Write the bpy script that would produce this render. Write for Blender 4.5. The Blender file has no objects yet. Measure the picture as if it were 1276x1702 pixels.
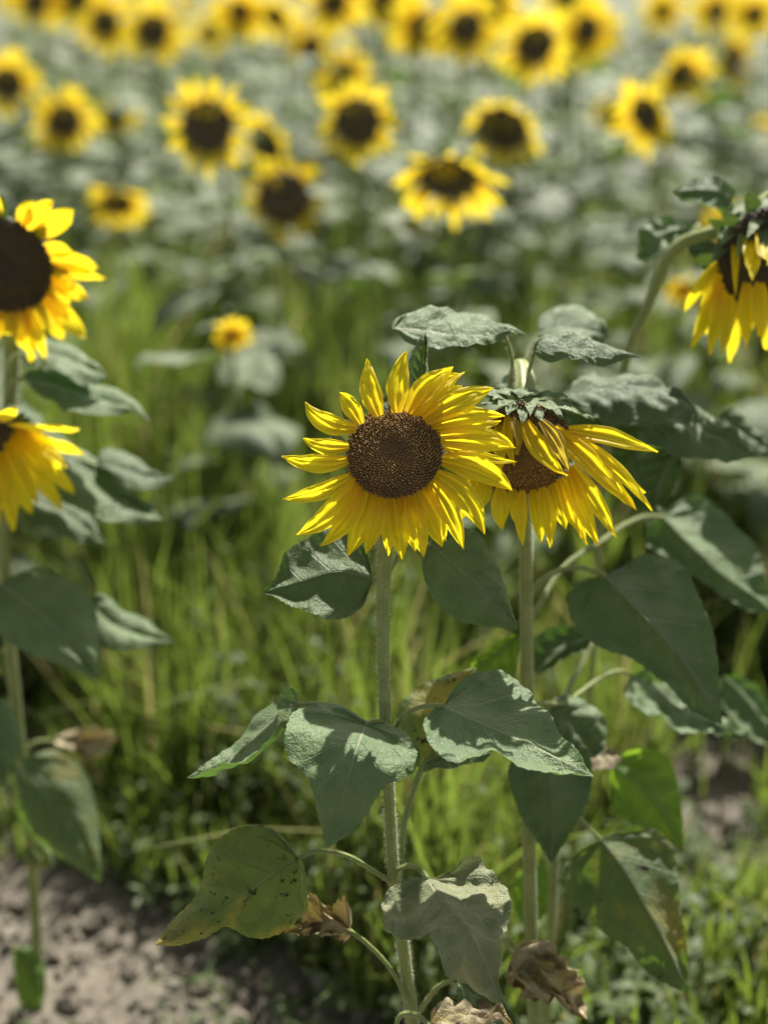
import bpy, math, random
import numpy as np
from mathutils import Vector, Matrix, noise

R_ = math.radians
# ------------------------------------------------------------------ camera, sky, sun, exposure
SC = bpy.context.scene
COL = SC.collection
W, H, F = 1276.0, 1702.0, 2338.0
CZ, PITCH = 1.15, R_(23.2)
CAM = Vector((0, 0, CZ))
RX = Vector((1, 0, 0)); UP = Vector((0, math.sin(PITCH), math.cos(PITCH))); FW = Vector((0, math.cos(PITCH), -math.sin(PITCH)))
cd = bpy.data.cameras.new('camera'); cam = bpy.data.objects.new('camera', cd); COL.objects.link(cam)
cam.location = CAM; cam.rotation_euler = (R_(90) - PITCH, 0, 0)
cd.sensor_fit = 'VERTICAL'; cd.sensor_height = 24.0; cd.sensor_width = 18.0
cd.lens = 24.0 * F / H
cd.clip_start = 0.02; cd.clip_end = 2000
cd.dof.use_dof = True; cd.dof.focus_distance = 1.10; cd.dof.aperture_fstop = cd.lens / 24.0
SC.camera = cam
w = bpy.data.worlds.new('World'); SC.world = w; w.use_nodes = True
nt = w.node_tree; bg = nt.nodes['Background']
sky = nt.nodes.new('ShaderNodeTexSky'); sky.sky_type = 'NISHITA'; sky.sun_disc = False
SUN_EL, SUN_AZ = R_(51), R_(20)          # azimuth measured from +Y (ahead of the camera) towards +X
sky.sun_elevation = SUN_EL; sky.sun_rotation = SUN_AZ
sky.air_density = 1.0; sky.dust_density = 2.0
hsv = nt.nodes.new('ShaderNodeHueSaturation'); hsv.inputs['Saturation'].default_value = 0.5
tint = nt.nodes.new('ShaderNodeMix'); tint.data_type = 'RGBA'; tint.blend_type = 'MULTIPLY'; tint.inputs[0].default_value = 1; tint.inputs[7].default_value = (1.0, 0.97, 0.86, 1)
nt.links.new(sky.outputs[0], hsv.inputs['Color']); nt.links.new(hsv.outputs[0], tint.inputs[6]); nt.links.new(tint.outputs[2], bg.inputs[0]); bg.inputs[1].default_value = 0.065
sd = bpy.data.lights.new('sun', 'SUN'); sd.energy = 5.0; sd.angle = R_(0.53); sd.color = (1.0, 0.95, 0.86)
sun = bpy.data.objects.new('sun', sd); COL.objects.link(sun)
sdir = Vector((math.sin(SUN_AZ) * math.cos(SUN_EL), math.cos(SUN_AZ) * math.cos(SUN_EL), math.sin(SUN_EL)))
sun.rotation_euler = sdir.to_track_quat('Z', 'Y').to_euler(); sun.location = (1, 3, 6)
SC.view_settings.view_transform = 'Standard'; SC.view_settings.look = 'None'
SC.view_settings.exposure = 0.95; SC.view_settings.gamma = 1
SC.cycles.max_bounces = 8; SC.cycles.transmission_bounces = 6; SC.cycles.diffuse_bounces = 4

# ------------------------------------------------------------------ helpers
def P(x, y, D):
    "pixel of the 1276x1702 photograph and depth along the view axis -> world point"
    return CAM + FW * D + RX * (D * (x - 638) / F) + UP * (D * (851 - y) / F)
def G(x, y, z=0.0):
    v = (851 - y) / F
    D = (CZ - z) / (math.sin(PITCH) - v * math.cos(PITCH))
    return P(x, y, D)
def topix(p):
    q = p - CAM; D = q.dot(FW)
    return 638 + F * q.dot(RX) / D, 851 - F * q.dot(UP) / D, D
def crop(s, ox, oy):
    return lambda x, y: (x / s + ox, y / s + oy)
C1 = crop(1.526, 440, 520); C2 = crop(2.552, 240, 1100); C3 = crop(1.945, 620, 1080); C4 = crop(2.572, 780, 780)
C5 = crop(2.8375, 0, 300); C6 = crop(2.1225, 0, 900); C8 = crop(1.994, 636, 0)
ID = lambda x, y: (x, y)

class MB:
    def __init__(self): self.v = []; self.f = []; self.uv = []; self.mi = []; self.n = 0
    def add(self, V, Fs, UV=None, mi=0):
        b = self.n
        self.v.extend([tuple(p) for p in V]); self.n += len(V)
        for f in Fs:
            self.f.append(tuple(b + i for i in f)); self.mi.append(mi)
        self.uv.extend(UV if UV is not None else [(0, 0)] * len(V))
    def mesh(self, name, mats, smooth=True, origin=(0, 0, 0)):
        me = bpy.data.meshes.new(name)
        o = Vector(origin)
        me.from_pydata([(p[0] - o.x, p[1] - o.y, p[2] - o.z) for p in self.v], [], self.f)
        ul = me.uv_layers.new(name='UVMap')
        idx = np.zeros(len(me.loops), dtype=np.int32); me.loops.foreach_get('vertex_index', idx)
        uv = np.array(self.uv, dtype=np.float32)[idx]
        ul.data.foreach_set('uv', uv.ravel())
        for m in (mats if isinstance(mats, (list, tuple)) else [mats]): me.materials.append(m)
        me.polygons.foreach_set('material_index', np.array(self.mi, dtype=np.int32))
        if smooth: me.polygons.foreach_set('use_smooth', np.ones(len(me.polygons), dtype=bool))
        me.update()
        return me
    def build(self, name, mats, parent=None, smooth=True):
        o = Vector((0, 0, 0)); r = parent
        while r is not None: o = o + r.location; r = r.parent
        ob = bpy.data.objects.new(name, self.mesh(name, mats, smooth, o)); COL.objects.link(ob)
        if parent is not None: ob.parent = parent
        return ob

def tag(o, label=None, cat=None, group=None, kind=None):
    for k, v in (('label', label), ('category', cat), ('group', group), ('kind', kind)):
        if v: o[k] = v
def empty(name, loc):
    o = bpy.data.objects.new(name, None); o.empty_display_size = 0.05; COL.objects.link(o); o.location = loc
    return o

def spline(pts, n):
    "Catmull-Rom through pts resampled to n points evenly by arc length"
    p = [np.array(q, float) for q in pts]
    if len(p) == 2:
        return [Vector(p[0] * (1 - t) + p[1] * t) for t in np.linspace(0, 1, n)]
    q = [2 * p[0] - p[1]] + p + [2 * p[-1] - p[-2]]
    out = []
    for i in range(1, len(q) - 2):
        for t in np.linspace(0, 1, 14, endpoint=False):
            a, b, c, d = q[i - 1], q[i], q[i + 1], q[i + 2]
            out.append(0.5 * ((2 * b) + (-a + c) * t + (2 * a - 5 * b + 4 * c - d) * t * t + (-a + 3 * b - 3 * c + d) * t ** 3))
    out.append(p[-1])
    A = np.array(out); L = np.concatenate([[0], np.cumsum(np.linalg.norm(np.diff(A, axis=0), axis=1))])
    T = np.linspace(0, L[-1], n)
    return [Vector([np.interp(t, L, A[:, k]) for k in range(3)]) for t in T]

def tube(mb, pts, radii, n=None, seg=8, mi=0, knob=0.0):
    n = n or max(6, len(pts) * 6)
    c = spline(pts, n)
    V = []; Fs = []; UV = []
    nrm = None
    for i, p in enumerate(c):
        t = (c[min(i + 1, n - 1)] - c[max(i - 1, 0)]).normalized()
        if nrm is None:
            nrm = t.orthogonal().normalized()
        nrm = (nrm - t * nrm.dot(t)).normalized()
        b = t.cross(nrm)
        s = i / (n - 1)
        r = np.interp(s, np.linspace(0, 1, len(radii)), radii)
        for k in range(seg):
            a = 2 * math.pi * k / seg
            rr = r * (1 + knob * math.sin(a * 3 + s * 5))
            V.append(p + nrm * (rr * math.cos(a)) + b * (rr * math.sin(a))); UV.append((k / seg, s))
    for i in range(n - 1):
        for k in range(seg):
            k2 = (k + 1) % seg
            Fs.append((i * seg + k, i * seg + k2, (i + 1) * seg + k2, (i + 1) * seg + k))
    Fs.append(tuple(range(seg - 1, -1, -1))); Fs.append(tuple((n - 1) * seg + k for k in range(seg)))
    mb.add(V, Fs, UV, mi)

def leaf_sheet(mb, att, mid, tip, L, Rr, nt=30, nv=9, bulge=0.004, ripple=0.0025, seed=0, mi=0, freq=38.0):
    "a leaf blade between a midrib and two outline curves, all world points"
    att, tip = Vector(att), Vector(tip)
    ax = tip - att; al = ax.length_squared
    mcur = spline([att] + [Vector(m) for m in mid] + [tip], 60)
    # overall normal
    lc = sum((Vector(q) for q in L), Vector()) / len(L); rc = sum((Vector(q) for q in Rr), Vector()) / len(Rr)
    N = (rc - lc).cross(ax).normalized()
    off = Vector((seed * 3.17, seed * 1.31, seed * 0.77))
    for side, O in ((0, L), (1, Rr)):
        oc = spline([att] + [Vector(q) for q in O] + [tip], nt)
        V = []; UV = []; Fs = []
        smax = 0
        for i, o in enumerate(oc):
            t = i / (nt - 1)
            pr = (o - att).dot(ax) / al
            s = max(0.0, (pr - 0.22) / 0.78); s = max(smax, min(1.0, s)); smax = s
            k = s * 59; a = int(min(58, k)); m = mcur[a].lerp(mcur[a + 1], k - a)
            for j in range(nv):
                v = j / (nv - 1)
                p = m.lerp(o, v)
                fall = min(1.0, 6 * t, 8 * (1 - t)) if True else 1
                h = bulge * math.sin(math.pi * v) * fall
                nz = noise.noise(p * freq + off) * ripple * 1.7 * (0.3 + v) * fall
                nz += noise.noise(p * freq * 2.7 + off) * ripple * 0.8 * (0.3 + v) * fall
                # lateral veins pull the blade in, the flesh between puffs out
                nz += min(ripple, 0.004) * 0.8 * abs(math.sin(math.pi * (t * 7 - 0.5 * v))) * math.sin(math.pi * min(1, v * 1.1)) * fall
                e = (noise.noise(o * 160 + off) * 0.0010 + (0.0 if nt < 50 else 0.0016 * ((t * 26 + 0.35 * noise.noise(o * 90)) % 1.0 - 0.5))) * v ** 5 * fall
                V.append(p + N * (h + nz) + (o - m).normalized() * e if (o - m).length > 1e-6 else p)
                UV.append((t, v))
        for i in range(nt - 1):
            for j in range(nv - 1):
                a = i * nv + j
                q = (a, a + 1, a + nv + 1, a + nv)
                Fs.append(q if side == 0 else q[::-1])
        mb.add(V, Fs, UV, mi)

# ------------------------------------------------------------------ materials
def new_mat(name):
    m = bpy.data.materials.new(name); m.use_nodes = True
    t = m.node_tree; t.nodes.clear()
    return m, t, t.nodes.new
def math_n(t, op, a, b=None, c=None, clamp=False):
    n = t.nodes.new('ShaderNodeMath'); n.operation = op; n.use_clamp = clamp
    for i, x in enumerate((a, b, c)):
        if x is None: continue
        if isinstance(x, (int, float)): n.inputs[i].default_value = x
        else: t.links.new(x, n.inputs[i])
    return n.outputs[0]
def mix_c(t, fac, a, b):
    n = t.nodes.new('ShaderNodeMix'); n.data_type = 'RGBA'
    for i, x in ((0, fac), (6, a), (7, b)):
        if isinstance(x, (int, float)): n.inputs[i].default_value = x
        elif isinstance(x, tuple): n.inputs[i].default_value = (*x, 1)
        else: t.links.new(x, n.inputs[i])
    return n.outputs[2]
def noise_n(t, scale, detail=3, rough=0.55, vec=None, dist=0):
    n = t.nodes.new('ShaderNodeTexNoise'); n.inputs['Scale'].default_value = scale; n.inputs['Detail'].default_value = detail
    n.inputs['Roughness'].default_value = rough; n.inputs['Distortion'].default_value = dist
    if vec is not None: t.links.new(vec, n.inputs['Vector'])
    return n.outputs[0]
def ramp(t, x, lo, hi):
    n = t.nodes.new('ShaderNodeMapRange'); n.clamp = True; n.interpolation_type = 'SMOOTHSTEP'
    n.inputs[1].default_value = lo; n.inputs[2].default_value = hi
    t.links.new(x, n.inputs[0]); return n.outputs[0]

def leaf_mat(name, c1, c2, trans, yellow=0.0, ycol=(0.30, 0.24, 0.04), spots=0.0, brown=0.0, tw=0.3, rough=0.50, sheen=0.35, vein=(0.24, 0.28, 0.16), spec=0.4):
    m, t, new = new_mat(name)
    tc = new('ShaderNodeTexCoord'); obj = tc.outputs['Object']
    oi = new('ShaderNodeObjectInfo')
    sep = new('ShaderNodeSeparateXYZ'); t.links.new(tc.outputs['UV'], sep.inputs[0])
    u, v = sep.outputs[0], sep.outputs[1]
    n1 = noise_n(t, 28, 4, 0.6, obj)
    col = mix_c(t, ramp(t, n1, 0.3, 0.7), c1, c2)
    fine = noise_n(t, 420, 2, 0.6, obj)
    col = mix_c(t, math_n(t, 'MULTIPLY', ramp(t, fine, 0.45, 0.75), 0.18), col, vein)
    # veins
    wob = math_n(t, 'SUBTRACT', math_n(t, 'MULTIPLY', u, 7.0), math_n(t, 'MULTIPLY', v, 0.5))
    fr = math_n(t, 'ABSOLUTE', math_n(t, 'SUBTRACT', math_n(t, 'FRACT', wob), 0.5))   # 0.5 at the vein
    lat = math_n(t, 'MULTIPLY', ramp(t, fr, 0.455, 0.495), math_n(t, 'SUBTRACT', 1.0, ramp(t, v, 0.55, 0.95)))
    midr = math_n(t, 'SUBTRACT', 1.0, ramp(t, v, 0.012, 0.045))
    vor = new('ShaderNodeTexVoronoi'); vor.feature = 'DISTANCE_TO_EDGE'; vor.inputs['Scale'].default_value = 330
    t.links.new(obj, vor.inputs['Vector'])
    net = math_n(t, 'SUBTRACT', 1.0, ramp(t, vor.outputs['Distance'], 0.0, 0.12))
    vm = math_n(t, 'MAXIMUM', math_n(t, 'MULTIPLY', lat, 0.75), midr)
    if yellow > 0:
        ny = noise_n(t, 17, 4, 0.6, obj, 0.6)
        yf = math_n(t, 'MULTIPLY', ramp(t, ny, 0.60 - 0.25 * yellow, 0.72 - 0.1 * yellow), min(1.0, 0.5 + yellow * 0.5))
        yf = math_n(t, 'MULTIPLY', yf, math_n(t, 'SUBTRACT', 1.0, math_n(t, 'MULTIPLY', net, 0.35)))
        col = mix_c(t, yf, col, ycol)
    col = mix_c(t, math_n(t, 'MULTIPLY', vm, 0.75), col, vein)
    col = mix_c(t, math_n(t, 'MULTIPLY', net, 0.12), col, vein)
    if spots > 0:
        ns = noise_n(t, 120, 3, 0.65, obj); nb = noise_n(t, 24, 3, 0.6, obj)
        sf = math_n(t, 'MULTIPLY', ramp(t, ns, 0.60, 0.66), ramp(t, nb, 0.55 - 0.1 * spots, 0.66))
        col = mix_c(t, sf, col, (0.03, 0.018, 0.01))
    if brown > 0:
        nb = noise_n(t, 30, 5, 0.65, obj, 1.0)
        col = mix_c(t, ramp(t, nb, 0.62 - 0.4 * brown, 0.75 - 0.3 * brown), col, (0.15, 0.105, 0.055))
    hv = new('ShaderNodeHueSaturation'); t.links.new(col, hv.inputs['Color'])
    mr = new('ShaderNodeMapRange'); t.links.new(oi.outputs['Random'], mr.inputs[0]); mr.inputs[3].default_value = 0.8; mr.inputs[4].default_value = 1.22
    t.links.new(mr.outputs[0], hv.inputs['Value']); col = hv.outputs[0]
    bs = new('ShaderNodeBsdfPrincipled'); t.links.new(col, bs.inputs['Base Color'])
    bs.inputs['Roughness'].default_value = rough; bs.inputs['Specular IOR Level'].default_value = spec
    bs.inputs['Sheen Weight'].default_value = sheen; bs.inputs['Sheen Roughness'].default_value = 0.4
    bs.inputs['Sheen Tint'].default_value = (0.95, 0.95, 0.78, 1)
    hgt = math_n(t, 'ADD', math_n(t, 'MULTIPLY', vm, -1.0), math_n(t, 'MULTIPLY', fine, 0.35))
    hgt = math_n(t, 'ADD', hgt, math_n(t, 'MULTIPLY', net, -0.10))
    hgt = math_n(t, 'ADD', hgt, math_n(t, 'MULTIPLY', noise_n(t, 110, 4, 0.65, obj), 2.2))
    bp = new('ShaderNodeBump'); bp.inputs['Strength'].default_value = 0.7; bp.inputs['Distance'].default_value = 0.0022
    t.links.new(hgt, bp.inputs['Height']); t.links.new(bp.outputs[0], bs.inputs['Normal'])
    tr = new('ShaderNodeBsdfTranslucent'); t.links.new(bp.outputs[0], tr.inputs['Normal'])
    tcol = mix_c(t, math_n(t, 'MULTIPLY', vm, 0.4), trans, (trans[0] * 0.5, trans[1] * 0.5, trans[2] * 0.5))
    if yellow > 0: tcol = mix_c(t, yf, tcol, (min(1, ycol[0] * 2.2), ycol[1] * 2.0, ycol[2]))
    if spots > 0: tcol = mix_c(t, sf, tcol, (0.03, 0.02, 0.01))
    if brown > 0: tcol = mix_c(t, 0.4, tcol, (0.2, 0.13, 0.05))
    t.links.new(tcol, tr.inputs['Color'])
    mx = new('ShaderNodeMixShader'); mx.inputs[0].default_value = tw
    t.links.new(bs.outputs[0], mx.inputs[1]); t.links.new(tr.outputs[0], mx.inputs[2])
    out = new('ShaderNodeOutputMaterial'); t.links.new(mx.outputs[0], out.inputs[0])
    return m

M = {}
M['leaf'] = leaf_mat('leaf_green', (0.070, 0.122, 0.048), (0.125, 0.185, 0.078), (0.16, 0.34, 0.03), tw=0.20, spec=0.4, rough=0.5, sheen=0.25)
M['leafdull'] = leaf_mat('leaf_dull', (0.18, 0.20, 0.105), (0.25, 0.26, 0.14), (0.22, 0.28, 0.06), tw=0.20, yellow=0.25, ycol=(0.30, 0.27, 0.12), spots=0.3)
M['leafyellow'] = leaf_mat('leaf_yellowing', (0.060, 0.11, 0.040), (0.15, 0.19, 0.07), (0.30, 0.44, 0.05), tw=0.42, yellow=0.50, spots=3.2, ycol=(0.40, 0.33, 0.07))
M['leafspot'] = leaf_mat('leaf_spotted', (0.07, 0.12, 0.05), (0.11, 0.16, 0.06), (0.22, 0.40, 0.03), tw=0.30, yellow=0.5, spots=1.0)
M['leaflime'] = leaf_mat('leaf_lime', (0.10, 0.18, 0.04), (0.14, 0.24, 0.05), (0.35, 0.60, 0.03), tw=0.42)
M['dried'] = leaf_mat('leaf_dried', (0.34, 0.29, 0.15), (0.46, 0.41, 0.26), (0.34, 0.27, 0.09), tw=0.15, brown=0.42, yellow=0.4, vein=(0.35, 0.28, 0.14), sheen=0.1)
M['leaffar'] = leaf_mat('leaf_far', (0.055, 0.10, 0.034), (0.145, 0.19, 0.08), (0.17, 0.31, 0.03), tw=0.20, rough=0.5, spec=0.5)
M['bract'] = leaf_mat('bract_green', (0.08, 0.13, 0.045), (0.13, 0.19, 0.06), (0.16, 0.27, 0.03), tw=0.18)

def stem_mat():
    m, t, new = new_mat('stem')
    tc = new('ShaderNodeTexCoord')
    n1 = noise_n(t, 60, 3, 0.6, tc.outputs['Object'])
    sep = new('ShaderNodeSeparateXYZ'); t.links.new(tc.outputs['UV'], sep.inputs[0])
    st = math_n(t, 'SINE', math_n(t, 'MULTIPLY', sep.outputs[0], 6.2832 * 9))
    col = mix_c(t, ramp(t, n1, 0.3, 0.7), (0.20, 0.25, 0.055), (0.30, 0.34, 0.10))
    col = mix_c(t, math_n(t, 'MULTIPLY', ramp(t, st, 0.2, 1.0), 0.35), col, (0.32, 0.36, 0.17))
    bs = new('ShaderNodeBsdfPrincipled'); t.links.new(col, bs.inputs['Base Color'])
    bs.inputs['Roughness'].default_value = 0.5
    bs.inputs['Sheen Weight'].default_value = 0.3; bs.inputs['Sheen Roughness'].default_value = 0.3
    bs.inputs['Subsurface Weight'].default_value = 0.25; bs.inputs['Subsurface Radius'].default_value = (0.004, 0.006, 0.002)
    bs.inputs['Subsurface Scale'].default_value = 1.0
    bp = new('ShaderNodeBump'); bp.inputs['Strength'].default_value = 0.6; bp.inputs['Distance'].default_value = 0.0008
    t.links.new(math_n(t, 'ADD', st, math_n(t, 'MULTIPLY', noise_n(t, 500, 2, 0.6, tc.outputs['Object']), 1.5)), bp.inputs['Height']); t.links.new(bp.outputs[0], bs.inputs['Normal'])
    out = new('ShaderNodeOutputMaterial'); t.links.new(bs.outputs[0], out.inputs[0])
    return m
M['stem'] = stem_mat()

def hair_mat():
    m, t, new = new_mat('stem_hair')
    bs = new('ShaderNodeBsdfPrincipled'); bs.inputs['Base Color'].default_value = (0.65, 0.7, 0.5, 1); bs.inputs['Roughness'].default_value = 0.3
    tr = new('ShaderNodeBsdfTranslucent'); tr.inputs['Color'].default_value = (0.9, 0.92, 0.75, 1)
    mx = new('ShaderNodeMixShader'); mx.inputs[0].default_value = 0.6
    t.links.new(bs.outputs[0], mx.inputs[1]); t.links.new(tr.outputs[0], mx.inputs[2])
    out = new('ShaderNodeOutputMaterial'); t.links.new(mx.outputs[0], out.inputs[0])
    return m
M['hair'] = hair_mat()

def petal_mat(name, c_tip, c_base, trans):
    m, t, new = new_mat(name)
    tc = new('ShaderNodeTexCoord'); sep = new('ShaderNodeSeparateXYZ'); t.links.new(tc.outputs['UV'], sep.inputs[0])
    u, v = sep.outputs[0], sep.outputs[1]
    cmb = new('ShaderNodeCombineXYZ'); t.links.new(math_n(t, 'MULTIPLY', u, 1.3), cmb.inputs[0]); t.links.new(math_n(t, 'MULTIPLY', v, 14), cmb.inputs[1])
    oi = new('ShaderNodeObjectInfo'); t.links.new(math_n(t, 'MULTIPLY', oi.outputs['Random'], 50), cmb.inputs[2])
    st = noise_n(t, 1.6, 2, 0.6, cmb.outputs[0])
    fine = noise_n(t, 55, 3, 0.6, tc.outputs['Object'])
    col = mix_c(t, ramp(t, u, 0.0, 0.45), c_base, c_tip)
    col = mix_c(t, math_n(t, 'MULTIPLY', ramp(t, st, 0.5, 0.75), 0.30), col, (c_base[0] * 0.8, c_base[1] * 0.75, 0.004))
    col = mix_c(t, math_n(t, 'MULTIPLY', ramp(t, fine, 0.5, 0.8), 0.12), col, (0.55, 0.30, 0.01))
    bs = new('ShaderNodeBsdfPrincipled'); t.links.new(col, bs.inputs['Base Color'])
    bs.inputs['Roughness'].default_value = 0.45; bs.inputs['Specular IOR Level'].default_value = 0.35
    bs.inputs['Sheen Weight'].default_value = 0.15
    rid = math_n(t, 'SINE', math_n(t, 'MULTIPLY', v, 6.2832 * 6))
    bp = new('ShaderNodeBump'); bp.inputs['Strength'].default_value = 0.28; bp.inputs['Distance'].default_value = 0.0006
    t.links.new(math_n(t, 'ADD', rid, st), bp.inputs['Height']); t.links.new(bp.outputs[0], bs.inputs['Normal'])
    tr = new('ShaderNodeBsdfTranslucent'); t.links.new(bp.outputs[0], tr.inputs['Normal'])
    tcol = mix_c(t, ramp(t, u, 0.0, 0.6), (trans[0], trans[1] * 0.8, trans[2]), trans)
    t.links.new(tcol, tr.inputs['Color'])
    mx = new('ShaderNodeMixShader'); mx.inputs[0].default_value = 0.66
    t.links.new(bs.outputs[0], mx.inputs[1]); t.links.new(tr.outputs[0], mx.inputs[2])
    out = new('ShaderNodeOutputMaterial'); t.links.new(mx.outputs[0], out.inputs[0])
    return m
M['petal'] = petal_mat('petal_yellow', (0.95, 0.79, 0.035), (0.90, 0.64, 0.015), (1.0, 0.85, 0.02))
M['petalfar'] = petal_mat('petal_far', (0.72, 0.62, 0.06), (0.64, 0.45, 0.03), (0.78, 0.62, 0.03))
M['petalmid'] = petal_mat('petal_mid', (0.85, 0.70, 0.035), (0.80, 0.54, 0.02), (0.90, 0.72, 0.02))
M['petalpale'] = petal_mat('petal_pale_back', (0.62, 0.52, 0.10), (0.45, 0.42, 0.10), (0.7, 0.55, 0.05))

def floret_mat(name, ca, cb, ctip):
    m, t, new = new_mat(name)
    tc = new('ShaderNodeTexCoord'); sep = new('ShaderNodeSeparateXYZ'); t.links.new(tc.outputs['UV'], sep.inputs[0])
    u, v = sep.outputs[0], sep.outputs[1]      # u = radius on the disc, v = height on the floret
    n = noise_n(t, 300, 2, 0.6, tc.outputs['Object'])
    nb = noise_n(t, 60, 3, 0.6, tc.outputs['Object'])
    col = mix_c(t, ramp(t, nb, 0.35, 0.65), ca, cb)
    ring = math_n(t, 'MULTIPLY', ramp(t, u, 0.25, 0.45), math_n(t, 'SUBTRACT', 1.0, ramp(t, u, 0.72, 0.92)))
    col = mix_c(t, math_n(t, 'MULTIPLY', math_n(t, 'SUBTRACT', 1.0, ramp(t, u, 0.12, 0.34)), 0.5), col, (ca[0] * 0.62, ca[1] * 0.72, ca[2] * 0.8))
    tipf = math_n(t, 'MULTIPLY', ramp(t, v, 0.55, 1.0), math_n(t, 'ADD', 0.22, math_n(t, 'MULTIPLY', ring, 0.62)))
    tipf = math_n(t, 'MULTIPLY', tipf, ramp(t, n, 0.35, 0.6))
    col = mix_c(t, tipf, col, ctip)
    bs = new('ShaderNodeBsdfPrincipled'); t.links.new(col, bs.inputs['Base Color']); bs.inputs['Roughness'].default_value = 0.6
    bs.inputs['Sheen Weight'].default_value = 0.2
    out = new('ShaderNodeOutputMaterial'); t.links.new(bs.outputs[0], out.inputs[0])
    return m
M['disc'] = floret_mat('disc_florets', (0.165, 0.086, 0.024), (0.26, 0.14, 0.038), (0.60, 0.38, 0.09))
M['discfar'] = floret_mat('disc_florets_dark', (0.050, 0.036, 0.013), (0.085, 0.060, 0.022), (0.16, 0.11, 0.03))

def grass_mat(name, c1, c2, trans, tw=0.45, rg=0.42):
    m, t, new = new_mat(name)
    tc = new('ShaderNodeTexCoord'); sep = new('ShaderNodeSeparateXYZ'); t.links.new(tc.outputs['UV'], sep.inputs[0])
    f = sep.outputs[0]
    col = mix_c(t, f, c1, c2)
    old = ramp(t, f, 0.86, 0.93)
    col = mix_c(t, old, col, (0.38, 0.33, 0.16))
    bs = new('ShaderNodeBsdfPrincipled'); t.links.new(col, bs.inputs['Base Color']); bs.inputs['Roughness'].default_value = rg
    tr = new('ShaderNodeBsdfTranslucent')
    t.links.new(mix_c(t, old, trans, (0.45, 0.40, 0.15)), tr.inputs['Color'])
    mx = new('ShaderNodeMixShader'); mx.inputs[0].default_value = tw
    t.links.new(bs.outputs[0], mx.inputs[1]); t.links.new(tr.outputs[0], mx.inputs[2])
    out = new('ShaderNodeOutputMaterial'); t.links.new(mx.outputs[0], out.inputs[0])
    return m
M['grass'] = grass_mat('grass_blades', (0.055, 0.088, 0.022), (0.155, 0.18, 0.055), (0.26, 0.37, 0.05))

def soil_mat(name, a, b, c):
    m, t, new = new_mat(name)
    tc = new('ShaderNodeTexCoord'); o = tc.outputs['Object']
    n1 = noise_n(t, 6, 6, 0.65, o); n2 = noise_n(t, 70, 4, 0.7, o); n3 = noise_n(t, 300, 2, 0.6, o)
    col = mix_c(t, ramp(t, n1, 0.35, 0.65), a, b)
    col = mix_c(t, ramp(t, n2, 0.45, 0.7), col, c)
    geo = new('ShaderNodeNewGeometry')
    hv = new('ShaderNodeHueSaturation'); t.links.new(col, hv.inputs['Color'])
    mr = new('ShaderNodeMapRange'); t.links.new(geo.outputs['Random Per Island'], mr.inputs[0]); mr.inputs[3].default_value = 0.75; mr.inputs[4].default_value = 1.3
    t.links.new(mr.outputs[0], hv.inputs['Value'])
    bs = new('ShaderNodeBsdfPrincipled'); t.links.new(hv.outputs[0], bs.inputs['Base Color']); bs.inputs['Roughness'].default_value = 0.9
    bp = new('ShaderNodeBump'); bp.inputs['Strength'].default_value = 0.8; bp.inputs['Distance'].default_value = 0.006
    t.links.new(math_n(t, 'ADD', n2, math_n(t, 'MULTIPLY', n3, 0.4)), bp.inputs['Height']); t.links.new(bp.outputs[0], bs.inputs['Normal'])
    out = new('ShaderNodeOutputMaterial'); t.links.new(bs.outputs[0], out.inputs[0])
    return m
M['soil'] = soil_mat('dry_soil', (0.10, 0.086, 0.066), (0.15, 0.130, 0.100), (0.21, 0.182, 0.142))
M['clod'] = soil_mat('soil_clods', (0.11, 0.095, 0.073), (0.18, 0.156, 0.12), (0.28, 0.245, 0.195))

# ------------------------------------------------------------------ ground
def ground_z(x, y):
    if y > 4.5 or y < -1 or abs(x) > 3: return 0.0
    k = min(1, (4.5 - y) / 1.0, (3 - abs(x)) / 0.6, (y + 1))
    return k * (0.022 * noise.noise(Vector((x * 4, y * 4, 0))) + 0.011 * noise.noise(Vector((x * 17, y * 17, 3))) + 0.006 * noise.noise(Vector((x * 45, y * 45, 7))))
mb = MB()
xs = [-150, -40, -12, -6] + list(np.linspace(-3, 3, 171)) + [6, 12, 40, 150]
ys = [-30, -8, -3] + list(np.linspace(-1, 4.5, 157)) + [7, 12, 25, 60, 250]
V = [(x, y, ground_z(x, y)) for y in ys for x in xs]; nx = len(xs)
mb.add(V, [(j * nx + i, j * nx + i + 1, (j + 1) * nx + i + 1, (j + 1) * nx + i) for j in range(len(ys) - 1) for i in range(nx - 1)])
g = mb.build('ground', M['soil']); tag(g, kind='structure')

def fast_mesh(name, V, Q, UVf, mat, tri=False):
    "numpy arrays -> one object; UVf one value per vertex"
    me = bpy.data.meshes.new(name); k = Q.shape[1]
    me.vertices.add(len(V)); me.vertices.foreach_set('co', V.astype(np.float32).ravel())
    me.loops.add(Q.size); me.loops.foreach_set('vertex_index', Q.astype(np.int32).ravel())
    me.polygons.add(len(Q)); me.polygons.foreach_set('loop_start', np.arange(0, Q.size, k, dtype=np.int32))
    me.polygons.foreach_set('use_smooth', np.ones(len(Q), dtype=bool))
    me.update(calc_edges=True)
    ul = me.uv_layers.new(name='UVMap'); uv = np.stack([UVf[Q.ravel()], np.zeros(Q.size)], 1)
    ul.data.foreach_set('uv', uv.astype(np.float32).ravel())
    me.materials.append(mat)
    o = bpy.data.objects.new(name, me); COL.objects.link(o)
    return o

rng = np.random.default_rng(7)
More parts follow.
